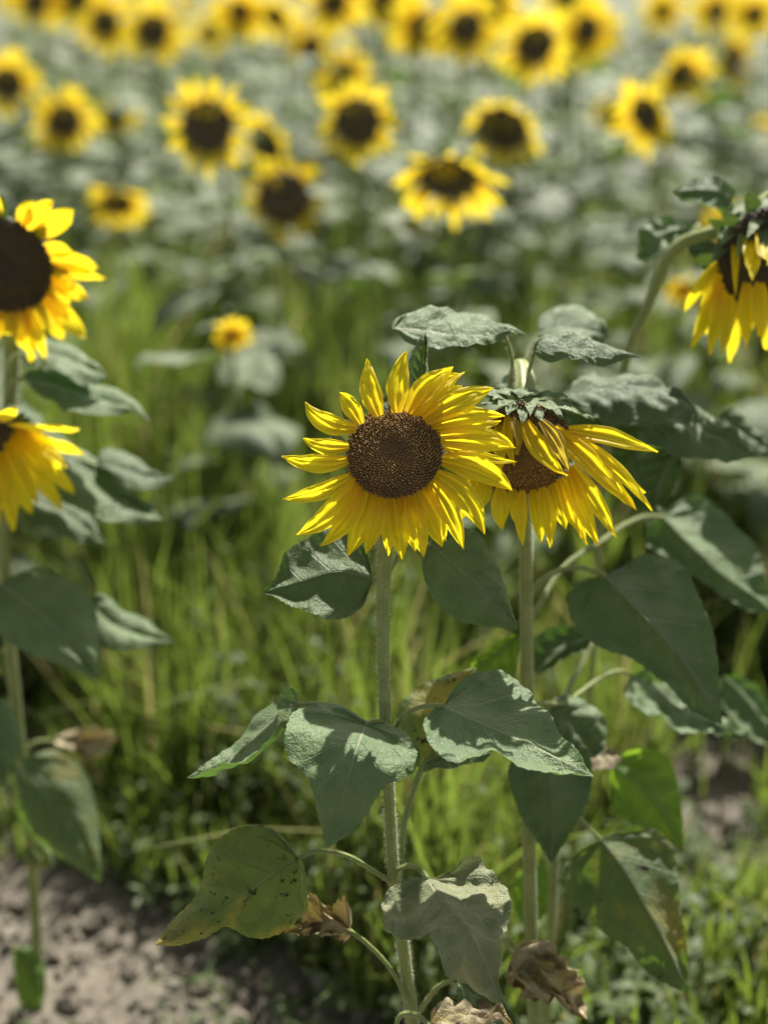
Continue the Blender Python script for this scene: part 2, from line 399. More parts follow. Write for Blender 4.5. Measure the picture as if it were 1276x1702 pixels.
# soil clods and gravel on the bare strips
def clods():
    import bmesh
    b = bmesh.new(); bmesh.ops.create_icosphere(b, subdivisions=1, radius=1)
    bv = np.array([v.co[:] for v in b.verts]); bf = np.array([[v.index for v in f.verts] for f in b.faces]); b.free()
    Vs = []; Fs = []; n = 0
    for i in range(15000):
        y = rng.uniform(0.9, 3.2); x = rng.uniform(-0.35, 0.35) * (y + 0.6) * 1.2
        r = abs(rng.normal(0, 0.0042)) + 0.002
        if rng.random() < 0.06: r *= 2.3
        s = rng.uniform(0.6, 1.3, 3) * r; v = bv * rng.uniform(0.75, 1.25, (len(bv), 1)) * s
        a = rng.uniform(0, 6.28); c, s_ = math.cos(a), math.sin(a)
        v = np.stack([v[:, 0] * c - v[:, 1] * s_, v[:, 0] * s_ + v[:, 1] * c, v[:, 2]], 1)
        Vs.append(v + [x, y, ground_z(x, y) + r * 0.3]); Fs.append(bf + n); n += len(bv)
    V = np.concatenate(Vs); o = fast_mesh('soil_clods', V, np.concatenate(Fs), np.zeros(len(V)), M['clod'])
    o.data.polygons.foreach_set('use_smooth', np.zeros(len(o.data.polygons), dtype=bool))
    tag(o, 'loose grey brown clods and gravel on the bare soil', 'gravel', kind='stuff')
clods()

# ------------------------------------------------------------------ grass (uncountable)
def front_edge(px):   # photo row where the grass foot starts, as seen on the ground
    return np.interp(px, [-400, 0, 150, 300, 450, 560, 640, 900, 1000, 1130, 1276, 1600], [1400, 1430, 1475, 1520, 1580, 1650, 1730, 1800, 1800, 1800, 1800, 1800])
def grass_density(x, y):
    px, py, D = topix(Vector((x, y, 0)))
    if py > front_edge(px): return 0
    if 1090 < px < 1500 and 1200 < py < 1500: return 0.05        # bare soil patch to the right
    if D > 3.2: return 0.45
    return 1
def make_grass(name, n, y0, y1, hfun, wid, lean, seed, mat, flt=None):
    r = np.random.default_rng(seed); Vs = []; Qs = []; Us = []; k = 0; SEG = 5
    cnt = 0
    while cnt < n:
        y = r.uniform(y0, y1) ; x = r.uniform(-0.5, 0.5) * (y * 0.75 + 0.6)
        d = grass_density(x, y)
        if r.random() > d: continue
        cl = noise.noise(Vector((x * 5, y * 5, 2)))
        if r.random() > 0.75 + cl * 0.9: continue
        cnt += 1
        h = hfun(x, y, r) * (1 + cl * 0.35)
        wv = wid * r.uniform(0.5, 1.5)
        a = r.uniform(0, 6.28); ln = abs(r.normal(0, lean)) * h
        dx, dy = math.cos(a) * ln, math.sin(a) * ln
        b = r.uniform(0, 6.28); wx, wy = math.cos(b) * wv / 2, math.sin(b) * wv / 2
        s = np.linspace(0, 1, SEG + 1)
        cx = x + dx * s ** 2.2; cy = y + dy * s ** 2.2; cz = h * (s - 0.25 * (ln / h) * s ** 3)
        wp = np.sqrt(np.clip(1 - s, 0, 1)) * (0.6 + 0.4 * np.minimum(1, s * 4))
        wp[-1] = 0.02
        A = np.stack([cx - wx * wp, cy - wy * wp, cz], 1); B = np.stack([cx + wx * wp, cy + wy * wp, cz], 1)
        v = np.empty((2 * (SEG + 1), 3)); v[0::2] = A; v[1::2] = B
        Vs.append(v); i = np.arange(SEG) * 2 + k
        Qs.append(np.stack([i, i + 1, i + 3, i + 2], 1)); Us.append(np.full(len(v), r.random())); k += len(v)
    return fast_mesh(name, np.concatenate(Vs), np.concatenate(Qs), np.concatenate(Us), mat)
def h_tall(x, y, r):
    px, py, D = topix(Vector((x, y, 0)))
    base = 0.30 + 0.20 * min(1, max(0, (D - 1.9) / 0.9))
    if px > 960 and D < 1.85: return 0.11 * r.uniform(.4, 1.2)
    if px > 760 and D < 2.3: base = 0.13 + 0.22 * min(1, max(0, (D - 1.6) / 0.8))
    if px < 250 and D < 2.1: base = 0.26
    k = min(1.0, max(0.38, (front_edge(px) - py) / 230))
    if 100 < px < 720 and D < 2.15: return 0.37 * k * r.uniform(0.55, 1.15)
    if px <= 100: base *= k
    return base * r.uniform(0.3, 1.15)
o = make_grass('tall_grass', 24000, 1.10, 3.7, h_tall, 0.0075, 0.34, 3, M['grass'])
tag(o, 'tall yellow green grass growing wild between the sunflower rows', 'grass', kind='stuff')
o = make_grass('weed_cover', 9000, 3.0, 11.0, lambda x, y, r: 0.35 * r.uniform(0.4, 1.1), 0.012, 0.25, 5, M['grass'])
tag(o, 'green weeds growing under the far sunflower rows', 'weeds', kind='stuff')

def make_weeds(name, n, y0, y1, hmax, size, seed, mat, dens):
    "small broad leaves in tufts on thin stalks"
    r = np.random.default_rng(seed); Vs = []; Qs = []; Us = []; k = 0; cnt = 0
    while cnt < n:
        y = r.uniform(y0, y1); x = r.uniform(-0.5, 0.5) * (y * 0.75 + 0.6)
        if r.random() > dens(x, y): continue
        if noise.noise(Vector((x * 3.3, y * 3.3, 9))) < r.uniform(-.3, .25): continue
        cnt += 1; hh = hmax(x, y) * r.uniform(0.35, 1.1); u = r.random() * 0.85; lx, ly = r.normal(0, .05, 2)
        m = r.integers(8, 20)
        for j in range(m):
            s = (j + 1) / m; a = r.uniform(0, 6.28); up = r.uniform(-.5, .7); L = size * r.uniform(.5, 1.3) * (1.1 - .5 * s); w = L * r.uniform(.16, .32)
            o = np.array([x + lx * s * s, y + ly * s * s, hh * s]); d = np.array([math.cos(a) * math.cos(up), math.sin(a) * math.cos(up), math.sin(up)])
            sd_ = np.array([-math.sin(a), math.cos(a), r.uniform(-.5, .5)]); dn = np.array([0, 0, -L * .25])
            v = np.array([o, o + d * L * .35 - sd_ * w, o + d * L * .45 + [0, 0, L * .03], o + d * L * .35 + sd_ * w, o + d * L + dn, o + d * L * .75 - sd_ * w * .55 + dn * .5, o + d * L * .75 + sd_ * w * .55 + dn * .5])
            Vs.append(v); Qs += [[k, k + 1, k + 2, k + 3], [k + 2, k + 1, k + 5, k + 4], [k + 3, k + 2, k + 4, k + 6]]; Us.append(np.full(7, u)); k += 7
        v = np.array([[x - .0012, y, 0], [x + .0012, y, 0], [x + lx + .0008, y + ly, hh], [x + lx - .0008, y + ly, hh]]); Vs.append(v); Qs.append([k, k + 1, k + 2, k + 3]); Us.append(np.full(4, u)); k += 4
    return fast_mesh(name, np.concatenate(Vs), np.array(Qs), np.concatenate(Us), mat)
M['weed'] = grass_mat('weed_leaves', (0.065, 0.10, 0.03), (0.12, 0.16, 0.055), (0.22, 0.34, 0.05), 0.35, 0.6)
o = make_weeds('broadleaf_weeds', 3600, 1.15, 3.8, lambda x, y: 0.8 * h_tall(x, y, rng), 0.036, 21, M['weed'], lambda x, y: grass_density(x, y))
tag(o, 'low broad leaved weeds mixed into the tall grass', 'weeds', kind='stuff')
o = make_weeds('seedlings', 110, 1.1, 3.0, lambda x, y: 0.035, 0.02, 22, M['weed'], lambda x, y: 1.0 if grass_density(x, y) < 0.5 else 0)
tag(o, 'tiny green seedlings dotted over the bare soil', 'weeds', kind='stuff')

# ------------------------------------------------------------------ flower parts
def petal(mb, base, tip, width, bend=Vector((0, 0, 0)), face=None, roll=0.0, nl=14, nw=7, notch=0.3, curl=0.0, rs=None, mi=0):
    "a strap-shaped ray petal with ridges, base to tip; bend moves its middle, face = rough facing direction"
    base, tip = Vector(base), Vector(tip); ln = (tip - base).length
    face = Vector(face if face is not None else (0, -1, 0.2))
    ctrl = (base + tip) / 2 + bend
    V = []; UV = []; Fs = []; wob = width
    rs = rs if rs is not None else random.random() * 100
    for i in range(nl):
        s = i / (nl - 1)
        p = base * (1 - s) ** 2 + ctrl * 2 * s * (1 - s) + tip * s * s
        tg = ((ctrl - base) * (1 - s) + (tip - ctrl) * s).normalized()
        sd_ = tg.cross(face).normalized(); nr = sd_.cross(tg).normalized()
        a = roll * s
        sd2 = sd_ * math.cos(a) + nr * math.sin(a); nr2 = nr * math.cos(a) - sd_ * math.sin(a)
        wp = (0.42 + 0.58 * math.sin(min(1, s / 0.42) * math.pi / 2)) if s < 0.42 else max(0.02, (1 - ((s - 0.42) / 0.58) ** 1.75)) ** 0.95
        wv = width * 0.5 * wp
        for j in range(nw):
            v = -1 + 2 * j / (nw - 1)
            groove = (0.07 * math.cos(3 * math.pi * v) + 0.22 * v * v * (1 - 0.6 * s)) * width * wp
            wav = noise.noise(Vector((rs, s * 3.5, v * 1.2))) * wob * 0.30 + noise.noise(Vector((rs + 9, s * 7, v * 2.5))) * wob * 0.13
            q = p + sd2 * (v * wv * (1 + 0.12 * noise.noise(Vector((rs + 5, s * 4, v))))) + nr2 * (groove + wav * s + curl * s * s * ln)
            V.append(q); UV.append((s, 0.5 + 0.5 * v))
    for i in range(nl - 1):
        for j in range(nw - 1):
            a = i * nw + j; Fs.append((a, a + 1, a + nw + 1, a + nw))
    mb.add(V, Fs, UV, mi)

def basis(n):
    n = Vector(n).normalized()
    x = Vector((0, 0, 1)).cross(n)
    if x.length < 1e-3: x = Vector((1, 0, 0))
    x.normalize(); return x, n.cross(x), n

def disc_mesh(mb, c, n, r, count=900, dome=0.22, fh=0.0028, rx=1.0, seed=0):
    "domed base with florets laid out on the sunflower spiral"
    X, Y, N = basis(n); rr = random.Random(seed)
    rings, seg = 8, 40; V = []; UV = []; Fs = []
    prof = lambda q: dome * r * (1 - q ** 2.4) - 0.05 * r * math.exp(-(q / 0.25) ** 2)
    for i in range(rings + 1):
        q = i / rings
        for k in range(seg):
            a = 2 * math.pi * k / seg
            V.append(c + X * (rx * r * q * math.cos(a)) + Y * (r * q * math.sin(a)) + N * prof(q)); UV.append((q, 0))
    for k in range(seg):
        a = 2 * math.pi * k / seg
        V.append(c + X * (rx * r * 0.92 * math.cos(a)) + Y * (r * 0.92 * math.sin(a)) - N * 0.012); UV.append((1, 0))
    for i in range(rings + 1):
        for k in range(seg):
            k2 = (k + 1) % seg
            Fs.append((i * seg + k, (i + 1) * seg + k, (i + 1) * seg + k2, i * seg + k2))
    mb.add(V, Fs, UV)
    for i in range(count):
        q = math.sqrt((i + 0.5) / count) * 1.02; a = i * 2.39996
        s = r * 1.55 / math.sqrt(count)
        p = c + X * (rx * r * q * math.cos(a)) + Y * (r * q * math.sin(a)) + N * (prof(min(q, 1)) - 0.0005)
        rad = (X * math.cos(a) + Y * math.sin(a))
        d = (N * 1.0 + rad * (q * 0.6 - 0.15) + X * rr.uniform(-.18, .18) + Y * rr.uniform(-.18, .18)).normalized()
        h = fh * (0.55 + 0.9 * min(1, q * 1.3)) * rr.uniform(0.7, 1.3)
        e1 = d.orthogonal().normalized(); e2 = d.cross(e1)
        Vf = []; Uf = []
        for lv, (hh, w_) in enumerate(((0, 0.62), (0.7, 0.5), (1.0, 0.22))):
            for k in range(5):
                b = 2 * math.pi * k / 5 + i
                Vf.append(p + d * (h * hh) + (e1 * math.cos(b) + e2 * math.sin(b)) * (s * w_)); Uf.append((q, hh))
        Ff = []
        for lv in range(2):
            for k in range(5):
                k2 = (k + 1) % 5; Ff.append((lv * 5 + k, lv * 5 + k2, lv * 5 + 5 + k2, lv * 5 + 5 + k))
        Ff.append((10, 11, 12, 13, 14))
        mb.add(Vf, Ff, Uf)

def receptacle(mb, c, n, r, depth, neck):
    "green back of the head, running into the neck"
    X, Y, N = basis(n); V = []; UV = []; Fs = []; seg = 20
    prof = [(1.0, -0.004), (0.98, -0.010), (0.80, -depth * 0.55), (0.5, -depth * 0.85), (0.26, -depth)]
    for i, (q, z) in enumerate(prof):
        for k in range(seg):
            a = 2 * math.pi * k / seg
            V.append(c + X * (r * q * math.cos(a)) + Y * (r * q * math.sin(a)) + N * z); UV.append((k / seg, i / 4))
    for i in range(len(prof) - 1):
        for k in range(seg):
            k2 = (k + 1) % seg; Fs.append((i * seg + k, i * seg + k2, (i + 1) * seg + k2, (i + 1) * seg + k))
    Fs.append(tuple((len(prof) - 1) * seg + k for k in range(seg)))
    mb.add(V, Fs, UV)

def bract(mb, base, tip, width, face, bend, seed=0, mi=0):
    petal(mb, base, tip, width, bend=bend, face=face, nl=9, nw=5, rs=seed)

def bracts(mb, c, n, r, num=20, ln=0.024, wd=0.013, back=0.006, seed=0, out=0.9):
    X, Y, N = basis(n); rr = random.Random(seed)
    for k in range(num):
        a = 2 * math.pi * (k + rr.uniform(-.3, .3)) / num
        rad = X * math.cos(a) + Y * math.sin(a)
        lay = k % 2
        b = c + rad * (r * (0.86 - 0.12 * lay)) - N * (back + 0.006 * lay)
        l = ln * rr.uniform(0.8, 1.3)
        tp = b + rad * l * out + N * l * rr.uniform(-0.35, 0.2)
        bract(mb, b, tp, wd * rr.uniform(.8, 1.2), N, -N * l * 0.1, seed=k + seed * 31)

def generic_head(parent, c, n, r, plen, seed, count=24, droop=0.35, nflor=160, part='flower_head', gap=0.0, inward=3, aniso=1.0, pw=None, topgap=0.0, pm='petal'):
    "a head in any attitude: petals leave the rim and sag with gravity"
    rr = random.Random(seed); X, Y, N = basis(n)
    mh = MB(); receptacle(mh, c, n, r, r * 0.5, None)
    bracts(mh, c, n, r, 16, r * 0.55, r * 0.30, 0.004, seed)
    head = mh.build(part, M['bract'], parent)
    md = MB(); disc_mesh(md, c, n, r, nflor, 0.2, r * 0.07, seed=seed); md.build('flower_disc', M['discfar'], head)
    mp = MB()
    for k in range(count):
        if rr.random() < gap: continue
        a = 2 * math.pi * (k + rr.uniform(-.35, .35)) / count
        if math.sin(a) > 0.15 and rr.random() < topgap: continue
        rad = X * math.cos(a) + Y * math.sin(a)
        b = c + rad * r * 0.97 - N * 0.002 * (k % 2)
        l = plen * rr.uniform(0.6, 1.25)
        d = (rad + N * rr.uniform(0.0, 0.35)).normalized()
        dr = droop * rr.uniform(0.4, 1.3)
        tp = b + d * l + Vector((0, 0, -1)) * l * dr
        tp = b + (tp - b).normalized() * l
        petal(mp, b, tp, (pw or plen * 0.30) * rr.uniform(.8, 1.2), bend=(d * 0.16 * l + N * l * 0.05), face=N, roll=rr.uniform(-.5, .5), nl=8, nw=5, rs=rr.random() * 99)
    for k in range(inward):
        a = math.pi / 2 + rr.uniform(-.7, .7)
        rad = X * math.cos(a) + Y * math.sin(a)
        b = c + rad * r * 0.97
        petal(mp, b, b - rad * r * rr.uniform(0.4, 0.8) + N * r * 0.35, plen * 0.22, bend=N * r * 0.3, face=rad + N, nl=8, nw=5, rs=rr.random() * 99)
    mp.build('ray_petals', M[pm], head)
    return head

def hairs(mb, pts, rad, num, ln=0.0022, seed=0, mi=1):
    "fine bristles along a stem"
    r = random.Random(seed); n = 120; c = spline(pts, n)
    for i in range(num):
        k = r.uniform(1, n - 2); a = int(k); p = c[a].lerp(c[a + 1], k - a); t = (c[a + 1] - c[a]).normalized()
        e1 = t.orthogonal().normalized(); e2 = t.cross(e1); b = r.uniform(0, 6.283)
        d = (e1 * math.cos(b) + e2 * math.sin(b)); rr = np.interp(k / n, np.linspace(0, 1, len(rad)), rad)
        q = p + d * rr * 0.95; tp = q + (d + t * r.uniform(-.4, .3)).normalized() * ln * r.uniform(.5, 1.3)
        s = t.cross(d) * 0.00011
        s2 = t * 0.00011
        mb.add([q - s, q + s, tp], [(0, 1, 2)], None, mi); mb.add([q - s2, q + s2, tp], [(0, 1, 2)], None, mi)

# ------------------------------------------------------------------ plants built by hand
def pt(cf, D, q):
    x, y = cf(q[0], q[1]); o = (q[2] if len(q) > 2 else 0) / 100
    return P(x, y, D + o)
_seed = [10]
def hero_leaf(parent, D, cf, att, mid, tip, L, Rr, mat='leaf', petiole=None, pr=0.0022, bulge=0.004, ripple=0.003, label=None, petcf=None, petD=None, nt=72, nv=11):
    _seed[0] += 1
    f = lambda q: pt(cf, D, q)
    mb = MB(); leaf_sheet(mb, f(att), [f(q) for q in mid], f(tip), [f(q) for q in L], [f(q) for q in Rr], nt=nt, nv=nv, bulge=bulge, ripple=ripple, seed=_seed[0])
    ob = mb.build('leaf', M[mat], parent)
    if label: ob['label'] = label
    if petiole:
        pc = petcf or cf; pd = petD or D
        mp = MB(); pp = [pt(pc, pd, q) for q in petiole]
        tube(mp, pp, [pr, pr * 0.85, pr * 0.9], seg=8)
        hairs(mp, pp, [pr, pr * 0.9], 160, 0.0016, _seed[0])
        mp.build('petiole', [M['stem'], M['hair']], ob)
    return ob

def stem_part(parent, pts, radii, hair=0, name='stem', seed=1):
    mb = MB(); tube(mb, pts, radii, n=max(24, len(pts) * 8), seg=14, knob=0.05)
    if hair: hairs(mb, pts, radii, hair, 0.0030, seed)
    return mb.build(name, [M['stem'], M['hair']], parent)

CD = -FW     # towards the camera
# ============================================================ main sunflower
base = Vector((P(690, 1702, 1.2).x + 0.005, P(690, 1702, 1.2).y - 0.03, 0))
S1 = empty('sunflower', base)
tag(S1, 'upright bright yellow sunflower in sharp focus at the centre, brown disc facing the viewer', 'sunflower', 'sunflowers in the field')
DM = 1.10
sp = [base, P(692, 1750, 1.205), P(685, 1702, 1.20), P(672, 1590, 1.18), P(655, 1460, 1.155), P(646, 1320, 1.14), P(640, 1200, 1.13), P(636, 1060, 1.13), P(638, 940, 1.13), P(648, 850, 1.13), P(658, 780, 1.125)]
stem_part(S1, sp, [0.0068, 0.0062, 0.0058, 0.0056, 0.0054, 0.005, 0.0048, 0.0048, 0.005, 0.006, 0.009], hair=6500)
# head
hc = P(655, 752, DM); hn = (CD + UP * 0.28 + RX * -0.10).normalized()
mb = MB(); receptacle(mb, hc, hn, 0.033, 0.018, None)
rnd = random.Random(4)
for (bx, by, tx, ty) in [(600, 710, 568, 682), (700, 690, 742, 640), (715, 700, 775, 640), (722, 712, 800, 650), (735, 760, 770, 800), (718, 795, 745, 838),
                         (690, 815, 712, 862), (640, 822, 632, 868), (610, 810, 590, 850), (580, 785, 548, 812), (575, 740, 540, 730), (640, 685, 628, 650), (660, 683, 655, 640), (668, 820, 672, 860)]:
    bract(mb, P(bx, by, DM + 0.004), P(tx, ty, DM + 0.012), 0.012, hn, -hn * 0.002, seed=bx)
head = mb.build('flower_head', M['bract'], S1)
md = MB(); disc_mesh(md, hc, hn, 0.0365, 1150, 0.24, 0.0030, seed=3); md.build('flower_disc', M['disc'], head)
# petals: base, tip, width in px, sideways bend in px, tip depth (cm, + = away), roll
PET = [
 ((630, 692), (611, 597), 40, (-8, 4), 0.4, .2), ((660, 686), (675, 583), 38, (-8, 0), 0.3, -.1), ((600, 705), (566, 653), 36, (-2, -8), 0.2, .3),
 ((680, 688), (752, 612), 46, (-4, -10), 0.6, .2), ((688, 690), (772, 618), 36, (-2, -14), 1.5, .3), ((700, 692), (768, 640), 34, (8, -8), 1.8, .3),
 ((706, 700), (820, 645), 40, (4, -10), 0.0, -.2), ((716, 708), (838, 692), 36, (0, -12), -0.3, -.1), ((722, 716), (832, 700), 30, (2, 6), 0.8, .2),
 ((732, 730), (857, 744), 46, (4, -10), -1.0, .1), ((736, 745), (857, 769), 24, (6, 4), 0.9, .4), ((734, 765), (851, 815), 50, (6, -14), -1.2, -.15),
 ((724, 788), (804, 888), 42, (16, -12), -0.6, .2), ((714, 802), (771, 914), 42, (6, -6), -0.2, .1), ((704, 808), (742, 900), 34, (0, 0), 0.6, .0),
 ((694, 815), (733, 908), 46, (6, 2), -0.3, .1), ((678, 820), (704, 925), 42, (4, 4), -0.5, -.1), ((662, 822), (668, 930), 40, (-3, 0), 0.0, .1),
 ((648, 822), (645, 925), 34, (0, 0), 0.5, -.1), ((632, 820), (608, 922), 38, (4, 0), -0.3, .2), ((618, 815), (576, 925), 38, (6, 4), 0.1, -.1),
 ((606, 808), (532, 908), 40, (10, 10), -0.4, .15), ((598, 800), (492, 888), 44, (10, 14), -0.2, -.2), ((594, 795), (556, 882), 36, (2, 4), 0.6, .1),
 ((586, 790), (470, 829), 36, (4, 12), -0.3, .3), ((578, 764), (468, 758), 32, (0, 14), -0.5, .3),
 ((580, 742), (503, 728), 30, (-6, 10), 0.2, .3), ((592, 712), (506, 668), 40, (-14, 16), -0.3, .4),
 ((670, 820), (690, 915), 36, (2, 0), 0.9, -.1), ((640, 822), (622, 900), 34, (-2, 0), 1.0, -.1),
]
for i, (b, tp, wpx, bd, dz, rl) in enumerate(PET):
    m_ = MB(); s = DM / F
    petal(m_, P(b[0], b[1], DM - 0.004 + 0.0015 * (i % 3)), P(tp[0], tp[1], DM + dz / 100), wpx * s * (0.93 + 0.10 * math.sin(i * 2.3)), bend=(RX * bd[0] * s - UP * bd[1] * s) * 1.35 + CD * 0.004, face=CD + UP * 0.1,
          roll=rl, nl=20, nw=13, curl=0.0, rs=i * 7.3)
    m_.build('petal', M['petal'], head)

PM = 1.115
hero_leaf(S1, PM, C2, (940, 270, 0), [(915, 330, -3.6), (885, 420, -5.4), (845, 560, -6.2)], (772, 795, -6),
          [(900, 232, 0.8), (840, 195, 1.6), (750, 185, 1.4), (640, 208, -0.4), (597, 300, -2.4), (605, 400, -3.6), (690, 490, -5.0), (722, 580, -5.8), (748, 690, -6)],
          [(985, 262, 0.6), (1070, 268, 0.4), (1130, 330, -1.6), (1158, 440, -3.8), (1085, 505, -5.0), (1010, 540, -5.4), (930, 660, -6), (850, 745, -6.2)],
          petiole=[(1035, 275, 1.2), (1000, 255, 0.4), (965, 255, 0), (940, 270, 0)], bulge=-0.004)
hero_leaf(S1, 1.10, C3, (230, 180, 0), [(340, 230, -0.6), (480, 290, -1.6), (600, 350, -2.8)], (712, 409, -4),
          [(195, 192, 0), (162, 235, -1.8), (175, 290, -3.6), (225, 345, -5.2), (300, 350, -5.6), (375, 332, -5.0), (450, 362, -5.2), (560, 392, -5), (640, 404, -4.6)],
          [(250, 140, 1.4), (290, 90, 3.4), (350, 62, 5.0), (430, 80, 5.2), (500, 122, 4.4), (560, 200, 2.0), (635, 300, -1)],
          petiole=[(72, 255, 2.6), (105, 208, 1.4), (160, 184, 0.5), (230, 180, 0)], bulge=0.004)
hero_leaf(S1, 1.13, C2, (650, 182, 0), [(560, 240, 0.2), (460, 330, 0), (330, 420, 0)], (178, 492, 0),
          [(640, 130, 1.2), (622, 100, 2.4), (530, 150, 4.6), (470, 215, 4.8), (430, 285, 4.2), (350, 365, 2.6), (270, 425, 1.0)],
          [(600, 215, -2.0), (560, 285, -3.6), (480, 400, -4.2), (400, 432, -3.8), (330, 435, -3.0), (250, 478, -1.4)],
          petiole=[(1020, 300, 0), (930, 255, -.2), (850, 205, -.2), (760, 180, 0), (650, 182, 0)], mat='leaf')
hero_leaf(S1, 1.10, C2, (650, 830, 0), [(560, 890, -0.5), (430, 980, -0.9), (250, 1090, -1.4)], (45, 1202, -2),
          [(622, 800, 0.4), (590, 745, 0.8), (530, 702, 1.2), (460, 688, 1.5), (370, 712, 1.6), (305, 765, 1.6), (268, 830, 1.4), (240, 930, 0.8), (205, 1005, 0.4), (140, 1070, 0), (85, 1140, -.4)],
          [(672, 850, -1.4), (692, 930, -2.2), (682, 1020, -1.8), (650, 1100, -1.0), (590, 1150, -0.6), (500, 1180, -0.4), (420, 1160, -0.4), (350, 1127, -.6), (280, 1165, -.8), (180, 1196, -.8), (100, 1204, -.8)],
          mat='leafyellow', petiole=[(1040, 930, 4.5), (960, 880, 3), (880, 830, 1.8), (800, 806, 1), (720, 806, 0.4), (650, 830, 0)], bulge=-0.005, ripple=0.005, label='large yellowing leaf with dark spots at lower left')
hero_leaf(S1, 1.13, C3, (178, 742, 0), [(225, 800, -3.0), (300, 900, -6.4), (365, 1020, -8)], (413, 1150, -9),
          [(130, 738, -0.2), (70, 758, -1.4), (28, 812, -3.2), (38, 870, -4.8), (62, 925, -6.2), (105, 935, -6.6), (150, 912, -6.2), (195, 945, -7.4), (225, 1020, -8.8), (270, 1082, -9.4), (345, 1118, -9.4)],
          [(230, 722, 0.8), (290, 690, 1.2), (350, 686, 1.2), (400, 728, 0), (440, 810, -2.4), (437, 880, -4.6), (414, 920, -6), (411, 1000, -7.6), (412, 1080, -8.6)],
          mat='leafdull', petiole=[(66, 760, 2.6), (80, 715, 1.8), (115, 697, 1.5), (150, 710, .6), (178, 742, 0)], bulge=0.003, ripple=0.006, label='dull pale leaf with wrinkled blade at lower right')
# leaf behind, on the side shoot
shoot = [P(*C3(72, 750), 1.165), P(*C3(88, 690), 1.17), P(*C3(98, 570), 1.175), P(*C3(125, 470), 1.18), P(*C3(155, 385), 1.185), P(*C3(195, 330), 1.19)]
stem_part(S1, shoot, [0.0034, 0.0030, 0.0028, 0.0024, 0.002], hair=500, name='side_shoot')
hero_leaf(S1, 1.19, C3, (165, 385, 0), [(190, 290, 0), (230, 200, 0.5)], (330, 55, 1.5),
          [(100, 360, 0), (70, 290, 0.4), (72, 210, 1), (130, 130, 1.4), (220, 85, 1.6)], [(215, 370, -0.5), (330, 365, -.5), (400, 300, 0), (380, 180, 0.5), (360, 100, 1)], mat='leafyellow')
hero_leaf(S1, 1.17, C3, (160, 395, 0), [(230, 365, 0)], (385, 338, 0), [(190, 350, 1), (260, 335, 1.5), (330, 330, 1)], [(200, 385, -1), (280, 385, -1), (350, 362, -.5)], mat='leaf')
# upper dark leaf behind the head, and two leaves below the head
hero_leaf(S1, 1.13, C1, (392, 200, 0), [(395, 150, 0), (400, 95, 0)], (407, 48, -.3), [(370, 180, 0), (366, 130, 0.3), (380, 85, 0)], [(415, 180, .5), (413, 120, .5), (410, 80, .2)], mat='leaf')
hero_leaf(S1, 1.155, ID, (618, 960, 0), [(560, 950, 0), (500, 965, 0)], (436, 985, 0), [(610, 900, 1.5), (570, 868, 2.5), (520, 885, 2), (475, 920, 1.5), (460, 955, .6)],
          [(600, 1010, -1), (550, 1030, -1.5), (490, 1010, -1)], petiole=[(640, 985, 0), (630, 968, 0), (618, 960, 0)], mat='leaf')
hero_leaf(S1, 1.15, ID, (716, 905, 0), [(770, 950, -1), (825, 1000, -1.5)], (862, 1046, -1), [(722, 885, .6), (750, 874, 1), (795, 888, 1), (828, 945, 0.4), (846, 1000, -.4)],
          [(700, 940, -.6), (715, 990, -1), (760, 1030, -1.2), (820, 1042, -1.2)], petiole=[(642, 960, 0), (670, 915, 0), (716, 905, 0)], mat='leaf')
# dried leaves low on the stem
hero_leaf(S1, 1.15, C2, (872, 1140, 0), [(800, 1090, -1), (740, 1110, 1.5)], (590, 1150, 0), [(880, 1070, 1.5), (840, 1010, -.5), (770, 1040, 2), (700, 990, 0.3), (690, 1060, 1), (640, 1100, 0)],
          [(860, 1170, -1.5), (780, 1160, 1), (720, 1125, -1.5), (650, 1160, .5)], mat='dried', petiole=[(1120, 1450, 3.6), (1085, 1375, 3), (1030, 1285, 2.2), (950, 1200, 1), (872, 1140, 0)], ripple=0.014, bulge=0.006, label='shrivelled brown leaf')
hero_leaf(S1, 1.15, C3, (265, 1068, 0), [(330, 1110, 1), (400, 1160, 1)], (470, 1240, 0), [(290, 1040, .5), (350, 1060, 1.5), (420, 1110, 1.5)], [(270, 1110, -1), (320, 1170, -1), (400, 1220, 0)], mat='leaf',
          petiole=[(150, 1170, 4), (190, 1110, 2), (225, 1080, 1), (265, 1068, 0)])
hero_leaf(S1, 1.13, C3, (185, 1215, 0), [(260, 1190, 0), (350, 1190, 0.5)], (455, 1215, 0), [(190, 1170, 1.5), (250, 1150, 2), (340, 1152, 2), (420, 1180, 1)], [(200, 1240, -2), (280, 1235, -2), (380, 1240, -1)],
          mat='dried', petiole=[(140, 1290, 3), (80, 1225, 2), (90, 1180, 1.5), (140, 1180, 1), (185, 1215, 0)], ripple=0.010, label='curled brown leaf at the foot of the stem')

# ============================================================ second sunflower, nodding
b2 = P(885, 1702, 1.28); base = Vector((b2.x, b2.y, 0))
S2 = empty('sunflower', base)
tag(S2, 'nodding sunflower with petals hanging down, just right of and behind the sharp central bloom', 'sunflower', 'sunflowers in the field')
sp = [base, P(888, 1760, 1.29), P(884, 1600, 1.275), P(880, 1450, 1.26), P(878, 1300, 1.25), P(876, 1150, 1.24), P(874, 1000, 1.235), P(873, 900, 1.235), P(868, 780, 1.24), P(858, 680, 1.24), P(857, 630, 1.235), P(864, 612, 1.225), P(870, 622, 1.205), P(872, 650, 1.185), P(873, 668, 1.178)]
stem_part(S2, sp, [0.007, 0.0068, 0.0066, 0.0064, 0.0062, 0.006, 0.006, 0.006, 0.0058, 0.0058, 0.006, 0.0062, 0.0068, 0.008, 0.010], hair=1800, seed=5)
D2 = 1.165
n2 = (CD * 0.88 - UP * 0.46 - RX * 0.02).normalized()
